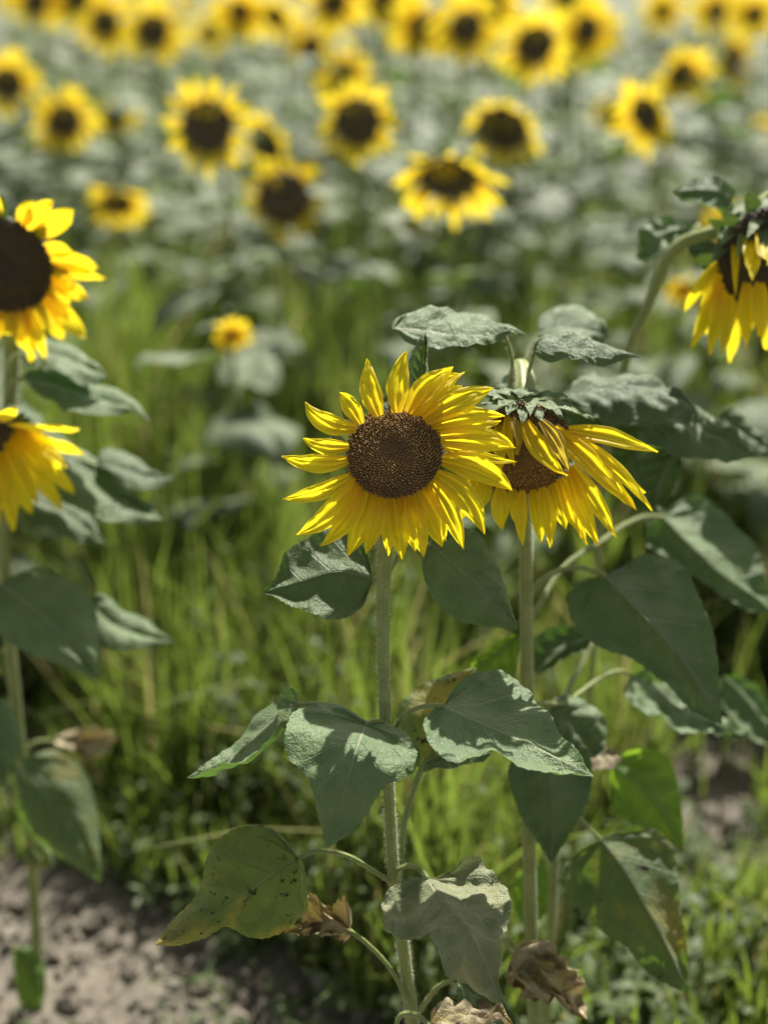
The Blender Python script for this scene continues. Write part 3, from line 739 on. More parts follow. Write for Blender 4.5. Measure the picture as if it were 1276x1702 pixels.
hc2 = P(868, 745, D2)
mb = MB(); receptacle(mb, hc2, n2, 0.036, 0.026, None)
rnd = random.Random(8)
for (bx, by, tx, ty, dz, w_) in [(850, 675, 794, 648, 0, 24), (845, 672, 818, 664, -1.2, 22), (862, 668, 842, 690, -3.0, 26), (872, 665, 868, 704, -3.6, 26), (880, 668, 900, 702, -3.2, 26), (888, 668, 935, 694, -2.6, 24),
                        (892, 672, 987, 699, -1.2, 26), (885, 664, 943, 660, 0.3, 24), (876, 660, 899, 655, 1, 26), (866, 658, 850, 652, 1, 26), (858, 662, 818, 652, 0.5, 24), (840, 680, 800, 672, -1, 22), (900, 675, 968, 690, -2, 24),
                        (880, 655, 862, 662, -1.8, 28), (884, 662, 880, 690, -3.2, 24), (850, 668, 828, 680, -2.4, 24), (905, 685, 952, 706, -1.8, 22)]:
    s = D2 / F
    bract(mb, P(bx, by, D2 - 0.002), P(tx, ty, D2 + dz / 100), w_ * s, UP + CD * 0.6, UP * 0.006 + CD * 0.003, seed=bx)
head2 = mb.build('flower_head', M['bract'], S2)
md = MB(); disc_mesh(md, hc2, n2, 0.0400, 1100, 0.26, 0.0032, seed=9); md.build('flower_disc', M['disc'], head2)
PET2 = [ # base, tip, width, bend, base depth, tip depth, roll, mat
 ((850, 694), (859, 756), 22, (10, -6), -2.6, -3.4, .4, 1), ((842, 692), (855, 775), 20, (-8, 4), -2.2, -3.0, -.2, 0), ((828, 702), (831, 790), 26, (0, 0), -1.6, -2.8, .2, 0), ((812, 700), (806, 778), 20, (-3, 0), -0.6, -1.2, .3, 1), ((800, 705), (782, 790), 24, (-4, 0), 0, -.6, .3, 0),
 ((872, 700), (940, 793), 40, (-14, 10), -3.2, -3.6, .25, 0), ((898, 700), (945, 783), 32, (6, -10), -3.2, -4.0, -.3, 1), ((920, 712), (1043, 836), 44, (0, -4), -2.2, -2.6, .2, 0),
 ((940, 715), (1092, 752), 38, (6, -10), -1.2, -1.4, .1, 0), ((945, 728), (1083, 849), 34, (14, -16), -1.2, -1.4, .2, 0), ((940, 740), (1058, 848), 36, (4, -6), -1.6, -0.8, .2, 0), ((948, 735), (1070, 820), 34, (6, -6), -.8, 0.2, .2, 0),
 ((945, 782), (995, 907), 36, (-4, 6), -.6, -.8, .2, 0), ((948, 775), (1024, 893), 40, (2, 0), -.6, 0.2, .1, 0), ((930, 795), (964, 893), 44, (4, 0), 0, 0.2, .3, 0), ((925, 800), (975, 905), 30, (6, 2), .8, 0.8, .3, 0),
 ((900, 810), (914, 911), 34, (6, -2), 0, 0.2, .1, 0), ((885, 814), (900, 905), 30, (0, 0), .9, 0.9, .1, 0), ((868, 815), (869, 907), 26, (-8, 0), 0, 0.2, -.2, 0), ((850, 812), (862, 880), 28, (0, 0), .9, 1, .2, 0),
 ((832, 808), (834, 882), 36, (-6, 0), 0.2, 0.4, -.1, 0), ((812, 798), (795, 850), 30, (-2, 0), .4, 0.6, -.2, 0), ((800, 785), (765, 865), 32, (-4, 0), .6, 1, .1, 0), ((795, 770), (745, 850), 30, (-6, 0), .8, 1.4, .1, 0),
 ((916, 805), (940, 880), 36, (2, 0), .4, .9, .1, 0),
]
for i, (b, tp, wpx, bd, d0, d1, rl, pm) in enumerate(PET2):
    m_ = MB(); s = D2 / F
    petal(m_, P(b[0], b[1], D2 + d0 / 100), P(tp[0], tp[1], D2 + d1 / 100), wpx * s * 0.85, bend=RX * bd[0] * s - UP * bd[1] * s + CD * 0.004, face=CD + UP * 0.2, roll=rl * 1.5, nl=18, nw=11, rs=i * 5.1 + 300)
    o_ = m_.build('petal', M['petalpale' if pm else 'petal'], head2)

# leaves at the neck
hero_leaf(S2, 1.19, C1, (322, 40, 0), [(420, 52, 0), (540, 62, -.5)], (664, 54, 0), [(335, 14, 1.5), (400, -6, 2.6), (480, -10, 3), (550, 0, 3), (600, 35, 1.8)],
          [(350, 62, -.8), (400, 88, -1.8), (480, 92, -2), (560, 80, -1.6), (620, 62, -.8)], petiole=[(632, 215, 3.5), (630, 150, 3), (620, 90, 2.2), (600, 45, 1.2)], bulge=0.003, label='dark green leaf arching above the neck')
hero_leaf(S2, 1.18, C1, (681, 100, 0), [(780, 110, -.6), (870, 115, -.6)], (953, 115, 0), [(688, 62, 1.2), (730, 46, 2.2), (790, 54, 2.2), (860, 80, 1.6), (912, 102, .6)],
          [(700, 114, -1), (770, 122, -1.6), (850, 126, -1.5), (910, 122, -.6)], petiole=[(655, 190, 2), (668, 150, 1.6), (678, 120, .5), (681, 100, 0)], bulge=0.003)
hero_leaf(S2, 1.34, C1, (690, 60, 0), [(760, 40, 0)], (868, 62, 0), [(700, 10, 3), (760, -25, 4), (830, 0, 3), (862, 30, 1)], [(720, 85, -1.5), (790, 88, -2), (840, 80, -1)], petiole=[(650, 170, -2), (665, 110, -1), (690, 60, 0)])
hero_leaf(S2, 1.26, C1, (668, 180, 0), [(640, 175, -.5)], (560, 215, -1), [(650, 150, 1), (610, 160, 1.2), (580, 185, .6)], [(680, 215, -1), (630, 225, -1.5), (590, 225, -1)])
hero_leaf(S2, 1.28, C1, (742, 222, 0), [(860, 195, 0), (980, 195, 0)], (1088, 240, -1), [(790, 178, 3), (850, 155, 4), (950, 165, 3.5), (1030, 195, 2)], [(790, 250, -1.5), (900, 275, -2), (1010, 275, -2)], ripple=0.005)
hero_leaf(S2, 1.31, C1, (742, 230, 0), [(880, 255, -.5), (1020, 270, -.5), (1140, 310, -1)], (1250, 368, -2), [(800, 190, 2.5), (950, 215, 3.5), (1090, 232, 2.5), (1170, 290, .5)], [(760, 285, -2), (860, 335, -3), (980, 345, -3), (1120, 365, -2.5)], ripple=0.005,
          petiole=[(660, 300, -6), (700, 250, -3), (742, 230, 0)])
hero_leaf(S2, 1.30, C1, (1045, 345, 0), [(1010, 400, -.5)], (985, 495, -1), [(965, 355, 0), (950, 420, -.3), (965, 470, -.8)], [(1058, 385, 0), (1035, 440, -.4), (1010, 475, -.8)])
hero_leaf(S2, 1.33, C1, (940, 345, 0), [(960, 400, -1)], (1000, 510, -2), [(880, 360, 1), (870, 420, 0), (910, 475, -1)], [(985, 360, 1), (1005, 430, 0), (1008, 475, -1)])
# stem leaves
hero_leaf(S2, 1.27, C4, (580, 455, 0), [(690, 570, -2), (820, 710, -3), (920, 830, -3.4), (1000, 960, -3.4)], (1078, 1090, -3),
          [(545, 458, 0.4), (480, 470, 0.6), (425, 520, 0.4), (415, 595, -.2), (450, 665, -.8), (520, 740, -1.4), (600, 782, -1.6), (680, 802, -1.8), (760, 862, -2.2), (840, 925, -2.6), (920, 1005, -2.8), (1000, 1062, -3)],
          [(640, 440, 1), (700, 390, 2), (760, 358, 2.5), (870, 380, 2.2), (930, 430, 1.4), (975, 530, .2), (1012, 620, -.8), (1050, 720, -1.8), (1062, 850, -2.4), (1072, 980, -2.8)],
          petiole=[(255, 560, -2), (290, 495, -1.5), (370, 438, -1), (470, 420, -.4), (580, 455, 0)], pr=0.0028, label='large dark drooping leaf right of the stem')
hero_leaf(S2, 1.40, C4, (830, 205, 0), [(950, 330, -1.5), (1080, 450, -2), (1200, 530, -2)], (1310, 620, -2), [(790, 215, 0), (752, 290, -.5), (780, 355, -1), (890, 390, -1.5), (960, 460, -2), (1060, 530, -2.2), (1180, 600, -2.4)],
          [(870, 150, 1.5), (960, 105, 2.5), (1040, 150, 2.5), (1130, 225, 2), (1215, 330, 1), (1260, 450, -.5), (1300, 550, -1.5)], petiole=[(265, 640, -12), (400, 420, -8), (560, 310, -5), (640, 250, -3), (740, 205, -1), (830, 205, 0)], pr=0.0028)
hero_leaf(S2, 1.36, C4, (690, 880, 0), [(850, 980, 0), (1000, 1070, 0)], (1195, 1145, -1), [(665, 930, -1.5), (700, 1000, -2.5), (800, 1075, -3), (920, 1115, -3), (1050, 1118, -2)],
          [(740, 862, 2), (800, 920, 3), (880, 905, 4), (950, 960, 4), (1060, 1030, 3), (1140, 1080, 1)], ripple=0.007, petiole=[(270, 1000, -10), (400, 1000, -8), (470, 955, -5), (560, 890, -2), (640, 862, -1), (690, 880, 0)])
hero_leaf(S2, 1.34, C4, (520, 715, 0), [(400, 770, 0)], (268, 885, 0), [(450, 675, 1), (350, 685, 1.5), (270, 740, 1)], [(500, 770, -1), (420, 800, -1), (340, 850, -.5)])
hero_leaf(S2, 1.25, C4, (212, 700, 0), [(120, 780, 0)], (-10, 880, 0), [(150, 725, .5), (70, 780, .5), (10, 835, .3)], [(200, 860, -.5), (120, 880, -.5), (50, 885, -.3)], mat='leaflime')
hero_leaf(S2, 1.28, C3, (560, 210, 0), [(630, 230, 0)], (712, 350, 0), [(580, 160, 1), (640, 150, 1.5), (705, 180, 1.5), (752, 240, 1), (752, 310, .3)], [(570, 260, -.5), (600, 315, -1), (660, 350, -.5)], petiole=[(500, 180, -2.5), (530, 190, -1), (560, 210, 0)])
hero_leaf(S2, 1.23, C3, (565, 330, 0), [(575, 430, -.8), (578, 560, -1)], (574, 692, -.6), [(500, 320, .6), (445, 355, .4), (440, 430, 0), (478, 540, -.4), (530, 620, -.6)], [(640, 320, .6), (700, 350, .5), (705, 440, 0), (680, 520, -.3), (620, 620, -.6)])
hero_leaf(S2, 1.33, C3, (650, 350, 0), [(720, 335, 1)], (810, 370, 0), [(680, 330, 1.5), (750, 320, 2)], [(680, 370, -1), (750, 395, -1.5)], mat='dried')
hero_leaf(S2, 1.36, C3, (770, 370, 0), [(860, 440, -.6), (940, 540, -1)], (1003, 648, -1), [(765, 440, 0), (785, 530, -.4), (860, 575, -.8), (940, 610, -1)], [(830, 325, .5), (920, 325, .8), (975, 390, .4), (992, 490, 0), (1003, 580, -.6)], mat='leaflime', label='sunlit lime green leaf')
hero_leaf(S2, 1.27, C3, (738, 615, 0), [(815, 715, -1.4), (880, 830, -2), (950, 960, -2)], (1018, 1112, -1.6), [(680, 638, .3), (622, 690, 0), (622, 765, -.5), (680, 862, -1), (750, 920, -1.2), (820, 962, -1.4), (870, 1030, -1.6), (945, 1082, -1.6)],
          [(790, 588, 1), (850, 568, 1.4), (930, 590, 1.4), (975, 650, 1), (990, 780, 0), (1005, 880, -.6), (1016, 1000, -1.2)], mat='leafspot', petiole=[(520, 480, -1), (600, 500, -1), (665, 540, -.6), (700, 580, -.3), (738, 615, 0)], label='drooping leaf blotched yellow with black spots')
hero_leaf(S2, 1.22, C3, (455, 985, 0), [(520, 1010, 1.2), (560, 1060, -1)], (690, 1195, 0), [(440, 1040, -1), (470, 1090, -2), (520, 1140, 0), (580, 1100, -2), (650, 1180, 0)],
          [(480, 945, 1), (550, 935, 2), (610, 960, -.5), (620, 1020, 2), (680, 1060, -.6), (690, 1120, 1)], mat='dried', petiole=[(510, 1110, 4), (450, 960, 2.5), (415, 935, 1), (455, 985, 0)], ripple=0.011, bulge=0.008, label='shrivelled yellow brown leaf')
hero_leaf(S2, 1.22, C3, (455, 1045, 0), [(500, 1060, 0)], (560, 1150, 0), [(420, 1050, -1), (440, 1090, -1.5), (510, 1130, -1)], [(490, 1020, 1), (560, 1040, 1), (590, 1100, .5)], mat='dried', ripple=0.014)
hero_leaf(S2, 1.38, C3, (590, 790, 0), [(540, 700, 0)], (440, 760, 0), [(560, 700, 1), (500, 690, 1)], [(560, 860, -1), (480, 880, -1)], mat='leaflime', petiole=[(580, 920, 0), (585, 850, 0), (590, 790, 0)])

# a second thin stem beside it
# ============================================================ top right sunflower, hanging head
b3 = P(1000, 800, 1.42); base = Vector((b3.x - 0.01, b3.y, 0))
S3 = empty('sunflower', base)
tag(S3, 'large sunflower with head hanging face down on an arched stem at the right edge', 'sunflower', 'sunflowers in the field')
sp = [base, P(985, 1100, 1.50), P(1000, 800, 1.43), P(1042, 590, 1.37), P(1075, 510, 1.36), P(1102, 440, 1.35), P(1132, 404, 1.34), P(1175, 388, 1.33), P(1215, 378, 1.32), P(1248, 352, 1.32), P(1290, 325, 1.32), P(1320, 330, 1.31), P(1325, 360, 1.30)]
stem_part(S3, sp, [0.006, 0.0055, 0.0045, 0.004, 0.0036, 0.0034, 0.0034, 0.0035, 0.004, 0.0045, 0.006, 0.007, 0.01], hair=900, seed=7)
hc3 = P(1278, 426, 1.30); n3 = (CD * 0.80 - UP * 0.56 + RX * 0.16).normalized()
head3 = generic_head(S3, hc3, n3, 0.049, 0.052, 33, count=26, droop=2.6, nflor=600, inward=0, topgap=0.85, pw=0.015)
mbb = MB()
for i, (bx, by, tx, ty, dz) in enumerate([(1235, 350, 1196, 408, -3), (1250, 350, 1222, 430, -4), (1270, 345, 1262, 430, -5), (1225, 365, 1180, 440, -2), (1240, 340, 1205, 362, -1), (1262, 335, 1300, 400, -5), (1220, 372, 1190, 400, -2), (1275, 330, 1240, 395, -4.5)]):
    bract(mbb, P(bx, by, 1.31), P(tx, ty, 1.30 + dz / 100), 0.014, CD + UP * .4, CD * 0.012, seed=i + 70)
mbb.build('bract', M['bract'], head3)
for i, (bx, by, tx, ty, wd, dz) in enumerate([(1198, 470, 1148, 580, 28, -1), (1200, 480, 1178, 590, 28, -2), (1212, 490, 1200, 588, 30, -2), (1222, 380, 1222, 492, 14, -2), (1195, 455, 1160, 545, 24, 0), (1248, 385, 1250, 466, 34, -5), (1262, 380, 1276, 440, 34, -5.4), (1262, 470, 1262, 560, 34, 0), (1240, 470, 1240, 580, 30, 1)]):
    m_ = MB(); petal(m_, P(bx, by, 1.29), P(tx, ty, 1.29 + dz / 100), wd * 1.29 / F, bend=CD * 0.01 - RX * 0.004, face=CD, roll=.3, rs=i + 800); m_.build('petal', M['petal'], head3)
hero_leaf(S3, 1.36, C8, (1155, 690, 0), [(1130, 640, 0), (1060, 625, -.5)], (960, 635, 0), [(1158, 640, 1), (1120, 600, 2.4), (1050, 592, 2.6), (990, 610, 1.5)], [(1120, 690, -1), (1060, 685, -2), (1000, 660, -1)], mat='leaf', petiole=[(1150, 765, -4), (1160, 730, -2), (1155, 690, 0)])
hero_leaf(S3, 1.38, C8, (1045, 745, 0), [(960, 760, 0), (900, 790, 0)], (835, 850, 0), [(1000, 725, 1.6), (900, 725, 2), (850, 760, 1.4), (838, 810, .6)], [(1000, 790, -1.5), (940, 830, -2), (880, 855, -1)], petiole=[(990, 830, -3), (1020, 780, -1), (1045, 745, 0)], ripple=0.005)
hero_leaf(S3, 1.36, C8, (1010, 830, 0), [(1050, 820, 0)], (1110, 830, -.5), [(1020, 800, 1), (1060, 795, 1.4), (1095, 810, .6)], [(1020, 860, -1), (1060, 865, -1)])
hero_leaf(S3, 1.46, C4, (1080, 880, 0), [(1180, 980, 0)], (1340, 1190, -1), [(1065, 980, -.5), (1130, 1090, -1), (1230, 1165, -1.5)], [(1150, 885, 1), (1230, 930, 1), (1310, 1040, 0)])
hero_leaf(S3, 1.44, C1, (1150, 262, 0), [(1200, 300, 0)], (1300, 370, -1), [(1195, 250, 1.5), (1245, 300, 1)], [(1165, 320, -1), (1230, 362, -1.5)])
stem_part(S3, [P(905, 1702, 1.36), P(918, 1500, 1.36), P(925, 1350, 1.37), P(935, 1180, 1.4), P(985, 1060, 1.45)], [0.005, 0.0045, 0.004, 0.0035], name='side_shoot')

# ============================================================ big left sunflower and the one below it
b4 = P(30, 1640, 1.62); base = Vector((b4.x, b4.y, 0))
S4 = empty('sunflower', base)
tag(S4, 'big dark-centred sunflower cut by the left edge at mid height, face to the viewer', 'sunflower', 'sunflowers in the field')
sp = [base, P(62, 1640, 1.60), P(52, 1420, 1.55), P(30, 1200, 1.5), P(12, 1000, 1.47), P(8, 800, 1.44), P(20, 620, 1.44), P(15, 500, 1.43)]
stem_part(S4, sp, [0.006, 0.006, 0.006, 0.006, 0.006, 0.006, 0.007, 0.01], hair=500, seed=9)
hc4 = P(6, 440, 1.36)
generic_head(S4, hc4, (CD * 0.82 - UP * 0.50 - RX * 0.05), 0.047, 0.048, 44, count=42, droop=0.35, nflor=700, inward=0, pw=0.021, topgap=0.5, pm='petalmid')
D4 = 1.42
kw = dict(nt=24, nv=7)
hero_leaf(S4, D4, C5, (100, 820, 0), [(220, 820, 0), (360, 860, 0)], (508, 930, -1), [(150, 780, 2.5), (230, 762, 3.5), (340, 785, 3), (440, 850, 1.5)], [(150, 880, -2), (280, 905, -3), (400, 962, -2.6), (470, 965, -2)], petiole=[(40, 900, 0), (60, 840, 0), (100, 820, 0)], **kw)
hero_leaf(S4, D4, C5, (110, 930, 0), [(280, 970, 0), (450, 1030, 0)], (715, 1140, -2), [(180, 890, 2.5), (320, 900, 3.5), (480, 960, 3), (610, 1015, 1.5)], [(180, 1000, -2.5), (330, 1085, -3.5), (480, 1115, -3), (620, 1090, -2)], petiole=[(30, 1040, 0), (60, 960, 0), (110, 930, 0)], **kw)
hero_leaf(S4, 1.45, C5, (455, 1345, 0), [(560, 1360, 0), (680, 1390, 0)], (830, 1405, 0), [(500, 1275, 2.5), (600, 1290, 3), (700, 1350, 1.5)], [(560, 1420, -2), (680, 1462, -2.5), (770, 1450, -1)], petiole=[(20, 1450, 0), (200, 1330, 0), (350, 1310, 0), (455, 1345, 0)], **kw)
hero_leaf(S4, 1.40, C6, (5, 150, 0), [(110, 230, -1), (230, 340, -2)], (348, 492, -2.5), [(50, 135, 1), (135, 88, 2), (240, 140, 2), (325, 205, 1), (350, 330, -1)], [(-20, 290, -1), (50, 370, -2), (150, 412, -2.5), (250, 450, -2.6)], **kw)
hero_leaf(S4, 1.44, C6, (315, 210, 0), [(400, 290, 0), (500, 330, 0)], (615, 358, -.5), [(370, 180, 1), (425, 245, 2), (510, 275, 2)], [(310, 340, -1), (400, 388, -2), (490, 378, -2)], petiole=[(20, 350, 0), (120, 220, 0), (230, 190, 0), (315, 210, 0)], **kw)
hero_leaf(S4, 1.50, C6, (80, 770, 0), [(180, 880, -1), (280, 1020, -1.6)], (360, 1200, -1.4), [(190, 735, 1), (290, 800, 1), (330, 900, .4), (352, 1050, -.6)], [(48, 850, 0), (60, 960, -.6), (130, 1050, -1), (240, 1130, -1.2)], mat='leafspot', **kw)
hero_leaf(S4, 1.42, C6, (-30, 540, 0), [(0, 650, -.5)], (15, 860, -1), [(50, 590, .5), (78, 700, 0), (50, 790, -.6)], [(-80, 640, -.5), (-60, 780, -1)], **kw)
hero_leaf(S4, 1.55, C6, (90, 1060, 0), [(130, 1080, 0)], (190, 1150, 0), [(130, 1030, .5), (180, 1080, .5)], [(80, 1110, -.5), (130, 1150, -.5)], mat='leafyellow', **kw)
hero_leaf(S4, 1.58, C6, (45, 1440, 0), [(100, 1520, 0)], (145, 1670, -.5), [(105, 1430, .5), (158, 1490, .5), (160, 1600, 0)], [(50, 1520, -.5), (75, 1630, -.6)], mat='leaflime', petiole=[(125, 1560, 0), (80, 1450, 0), (45, 1440, 0)], **kw)
hero_leaf(S4, 1.55, C6, (180, 700, 0), [(280, 700, 1)], (420, 680, 0), [(250, 670, 1), (340, 650, -1)], [(240, 740, -1), (350, 760, 1)], mat='dried', petiole=[(60, 760, 0), (120, 710, 0), (180, 700, 0)], ripple=0.014, **kw)
hero_leaf(S4, 1.5, C6, (10, 380, 0), [(20, 420, 0)], (30, 480, 0), [(40, 390, 0), (55, 440, 0)], [(-20, 400, 0), (-10, 460, 0)], mat='leafyellow', petiole=[(60, 560, 0), (30, 480, 0), (10, 380, 0)], **kw)

b5 = P(-60, 1500, 1.5); base = Vector((b5.x, b5.y, 0))
S5 = empty('sunflower', base)
tag(S5, 'drooping sunflower with ragged petals at the left edge, below the big dark-centred bloom', 'sunflower', 'sunflowers in the field')
stem_part(S5, [base, P(-60, 1300, 1.5), P(-70, 950, 1.46), P(-60, 720, 1.44), P(-40, 655, 1.42), P(-20, 660, 1.39), P(-22, 690, 1.37)], [0.007, 0.007, 0.006, 0.006, 0.006, 0.007, 0.01], hair=300)
hc5 = P(-14, 742, 1.35)
head5 = generic_head(S5, hc5, (CD * 0.55 - UP * 0.72 + RX * 0.25), 0.034, 0.064, 55, count=24, droop=0.8, nflor=300, inward=1, pw=0.015)
for i, (bx, by, tx, ty, wd) in enumerate([(18, 705, 112, 778, 30), (20, 715, 95, 790, 34), (12, 735, 62, 838, 34), (5, 750, 24, 872, 34), (-5, 760, -12, 880, 34), (20, 725, 72, 800, 30)]):
    m_ = MB(); petal(m_, P(bx, by, 1.34), P(tx, ty, 1.33), wd * 1.34 / F, bend=RX * 0.004 + UP * 0.006, face=CD + UP * .3, roll=.3, rs=i + 900); m_.build('petal', M['petal'], head5)
hero_leaf(S5, 1.44, C5, (20, 1010, 0), [(180, 1170, 0), (380, 1370, 0), (580, 1510, 0)], (770, 1600, -2), [(120, 1040, 2.5), (260, 1190, 3.5), (410, 1310, 3.5), (580, 1440, 2.5), (700, 1540, 0.5)], [(60, 1200, -2), (150, 1370, -3), (280, 1500, -3.5), (450, 1590, -3.5), (620, 1630, -3)], ripple=0.006, **kw)
hero_leaf(S5, 1.47, C5, (60, 1480, 0), [(220, 1540, 0), (350, 1600, 0)], (500, 1720, -1), [(120, 1420, 2.5), (280, 1450, 3), (420, 1560, 2)], [(100, 1560, -2), (240, 1650, -3), (380, 1710, -2)], **kw)

# ============================================================ background: generic leaves, shared by all far plants
def far_leaf(seed):
    r = random.Random(seed); mb = MB()
    Ln = 0.15; pl = 0.07; droop = r.uniform(0.15, 0.9); wd = r.uniform(0.42, 0.55) * Ln; sag = r.uniform(-0.02, 0.03)
    rise = r.uniform(0.1, 0.7)
    a = Vector((pl * math.cos(rise), 0, pl * math.sin(rise)))
    tube(mb, [(0, 0, 0), a * 0.5 + Vector((0, 0, 0.012)), a], [0.0026, 0.002, 0.002], n=7, seg=5, mi=1)
    def mp(s):
        ang = 0.25 - droop * s
        return a + Vector((Ln * s * math.cos(ang * 0.9), 0.01 * math.sin(s * 3 + seed), Ln * (0.25 * s - droop * s * s * 0.75)))
    def side(sg):
        out = []
        for s, q in ((-0.10, 0.22), (-0.14, 0.55), (0.0, 0.9), (0.2, 1.0), (0.42, 0.86), (0.65, 0.55), (0.85, 0.22)):
            m_ = mp(max(0, s)); x = m_.x + (Ln * s if s < 0 else 0)
            out.append(Vector((x, sg * wd * q + m_.y, m_.z - sag * q * q * (1 + 0.4 * sg) + r.uniform(-.008, .008) + (0.01 if s < 0 else 0))))
        return out
    leaf_sheet(mb, a, [mp(.33), mp(.66)], mp(1.0), side(1), side(-1), nt=14, nv=5, bulge=0.006, ripple=0.006, seed=seed, freq=22)
    return mb.mesh('far_leaf', [M['leaffar'], M['stem']])
FL = [far_leaf(s) for s in range(8)]

def far_plant(x, y, top, spec=None, seed=0, label=None, nleaf=9, group=None):
    r = random.Random(seed)
    e = empty('sunflower', (x, y, 0))
    tag(e, label, 'sunflower', group)
    top = Vector(top) if top else None
    if spec:
        c, n, rd, pl, kw2 = spec
        back = c - Vector(n).normalized() * rd * 0.45
        hook = back - Vector(n).normalized() * 0.04 + Vector((0, 0, -0.0))
        pts = [Vector((x, y, 0)), Vector((x, y, 0)).lerp(hook, 0.5) + Vector((r.uniform(-.02, .02), r.uniform(-.02, .02), 0)), hook + Vector((0, 0, -0.06)) - Vector((n[0], n[1], 0)) * 0.02, hook, back]
    else:
        pts = [Vector((x, y, 0)), Vector((x, y, 0)).lerp(top, 0.5) + Vector((r.uniform(-.02, .02), r.uniform(-.02, .02), 0)), top]
    mb = MB(); tube(mb, pts, [0.007, 0.006, 0.005, 0.005], n=12, seg=6); mb.build('stem', M['stem'], e)
    if spec: generic_head(e, c, n, rd, pl, seed, **kw2)
    cur = spline(pts, 30); ph = r.uniform(0, 6.28)
    zt = 0.98 if not spec else 0.9
    for k in range(nleaf):
        s = 0.30 + (zt - 0.30) * (k / max(1, nleaf - 1)) ** 0.85
        p = cur[int(s * 29)]
        lo = bpy.data.objects.new('leaf', FL[r.randrange(8)]); COL.objects.link(lo); lo.parent = e
        lo.location = p - Vector((x, y, 0)); ph += 2.4 + r.uniform(-.3, .3)
        sc = r.uniform(0.50, 1.05) * (1.0 if k < nleaf - 2 else 0.7)
        lo.rotation_euler = (r.uniform(-.2, .2), r.uniform(-.25, .35), ph); lo.scale = (sc, sc, sc * r.uniform(.8, 1.2))
    return e

# heads the photo shows: px, py, disc px across, petal length px, yaw (right +), pitch (up +), droop, label
HEADS = [
 (472, 328, 84, 36, 5, 22, .3, 'sunflower with long hanging lower petals and round brown disc, below the largest far bloom'),
 (745, 296, 96, 52, 0, -32, .9, 'blurred sunflower with loose hanging petals under a half hidden disc, lowest bloom right of centre'),
 (835, 214, 84, 32, -5, -12, .3, 'blurred sunflower with full petal ring, above right of the one with loose hanging petals'),
 (594, 202, 76, 38, 0, 14, .3, 'blurred round sunflower directly above the central gap, second bloom right of the largest far one'),
 (345, 210, 84, 42, 4, 12, .25, 'largest of the far blooms, full round sunflower with big dark disc, upper left'),
 (440, 238, 66, 30, -50, -2, .3, 'sunflower turned sideways to the left, half hidden behind the largest far bloom'),
 (196, 336, 52, 36, 5, -30, .8, 'small sunflower facing down, alone at left above the big edge bloom'),
 (108, 200, 54, 36, 25, 2, .4, 'ragged sunflower turned slightly right, left neighbour of a small narrow sideways bloom'),
 (193, 192, 44, 24, 42, 5, .3, 'small narrow sideways sunflower, upper left'),
 (14, 137, 52, 34, 0, 10, .3, 'far sunflower cut by the left edge, high in the picture'),
 (176, 36, 44, 34, 0, 12, .3, 'far sunflower with dark centre in the top row, left one of a neighbouring pair'),
 (255, 50, 52, 32, 12, 8, .35, 'far sunflower with dark centre in the top row, right one of a neighbouring pair'),
 (350, 52, 32, 22, 0, 5, .4, 'small far sunflower right of the neighbouring pair in the top row'),
 (60, 2, 40, 34, 0, 12, .3, 'far sunflower cut by the top edge near the left corner'),
 (128, -4, 40, 34, 0, 12, .3, 'far sunflower cut by the top edge, above the left one of the pair'),
 (400, 18, 34, 36, 10, 10, .4, 'far sunflower near the top edge with its disc hardly showing, left of centre'),
 (456, 26, 42, 28, -10, -15, .4, 'dull far sunflower with grey brown disc near the top edge, left of centre'),
 (518, 76, 38, 30, 0, 10, .3, 'far sunflower with small dark disc, upper left of two stacked blooms'),
 (573, 124, 42, 36, 0, 12, .3, 'far sunflower right above the round one over the central gap'),
 (556, 2, 44, 38, 0, 10, .3, 'far sunflower cut by the top edge just left of centre'),
 (640, -2, 40, 34, 0, 10, .3, 'far sunflower cut by the top edge at the centre'),
 (700, 42, 38, 44, -8, 10, .3, 'pale far sunflower left of a dark round disc in the top row'),
 (775, 44, 52, 42, 0, 14, .3, 'far sunflower with very round dark disc in the top row right of centre'),
 (818, 0, 42, 36, 0, 10, .3, 'far sunflower cut by the top edge above the round dark disc'),
 (890, 74, 62, 40, 6, -8, .35, 'far sunflower with broad disc lit on its upper rim, left of a smaller one'),
 (976, 48, 44, 44, 4, 10, .3, 'far sunflower with wide yellow ring and small disc, right of the broad disc one'),
 (946, -6, 40, 34, 0, 10, .3, 'far sunflower cut by the top edge above the wide yellow ring'),
 (1132, 122, 46, 36, 14, -8, .4, 'far sunflower facing half right, upper right, left one of two touching'),
 (1218, 96, 46, 34, 34, 4, .4, 'far sunflower seen from the side, upper right, right one of two touching'),
 (1072, 190, 60, 44, -38, 0, .25, 'bright sunflower turned left with its petals fanning right, above the arched stem'),
 (1008, 184, 20, 18, 0, 0, .4, 'small orange half open sunflower left of the bright turned one'),
 (1102, 14, 30, 28, 0, 8, .3, 'far sunflower in the top right, leftmost of three by the edge'),
 (1190, 16, 34, 30, 0, 8, .3, 'far sunflower in the top right, middle of three by the edge'),
 (1254, 22, 34, 30, 0, 8, .3, 'far sunflower in the top right, by the right edge'),
 (385, 552, 16, 28, 10, 0, .5, 'small yellow half open bloom low in the grass gap, left of the central flower'),
 (1200, 372, 30, 32, 10, 5, .4, 'yellow bloom hidden behind the hanging head at the right edge'),
 (1135, 478, 12, 24, 0, 0, .6, 'small yellow bud glimpsed left of the hanging head petals'),
 (1268, 220, 30, 18, 0, 0, .5, 'dull bloom peeking in at the right edge above the hanging head'),
]
occ = []
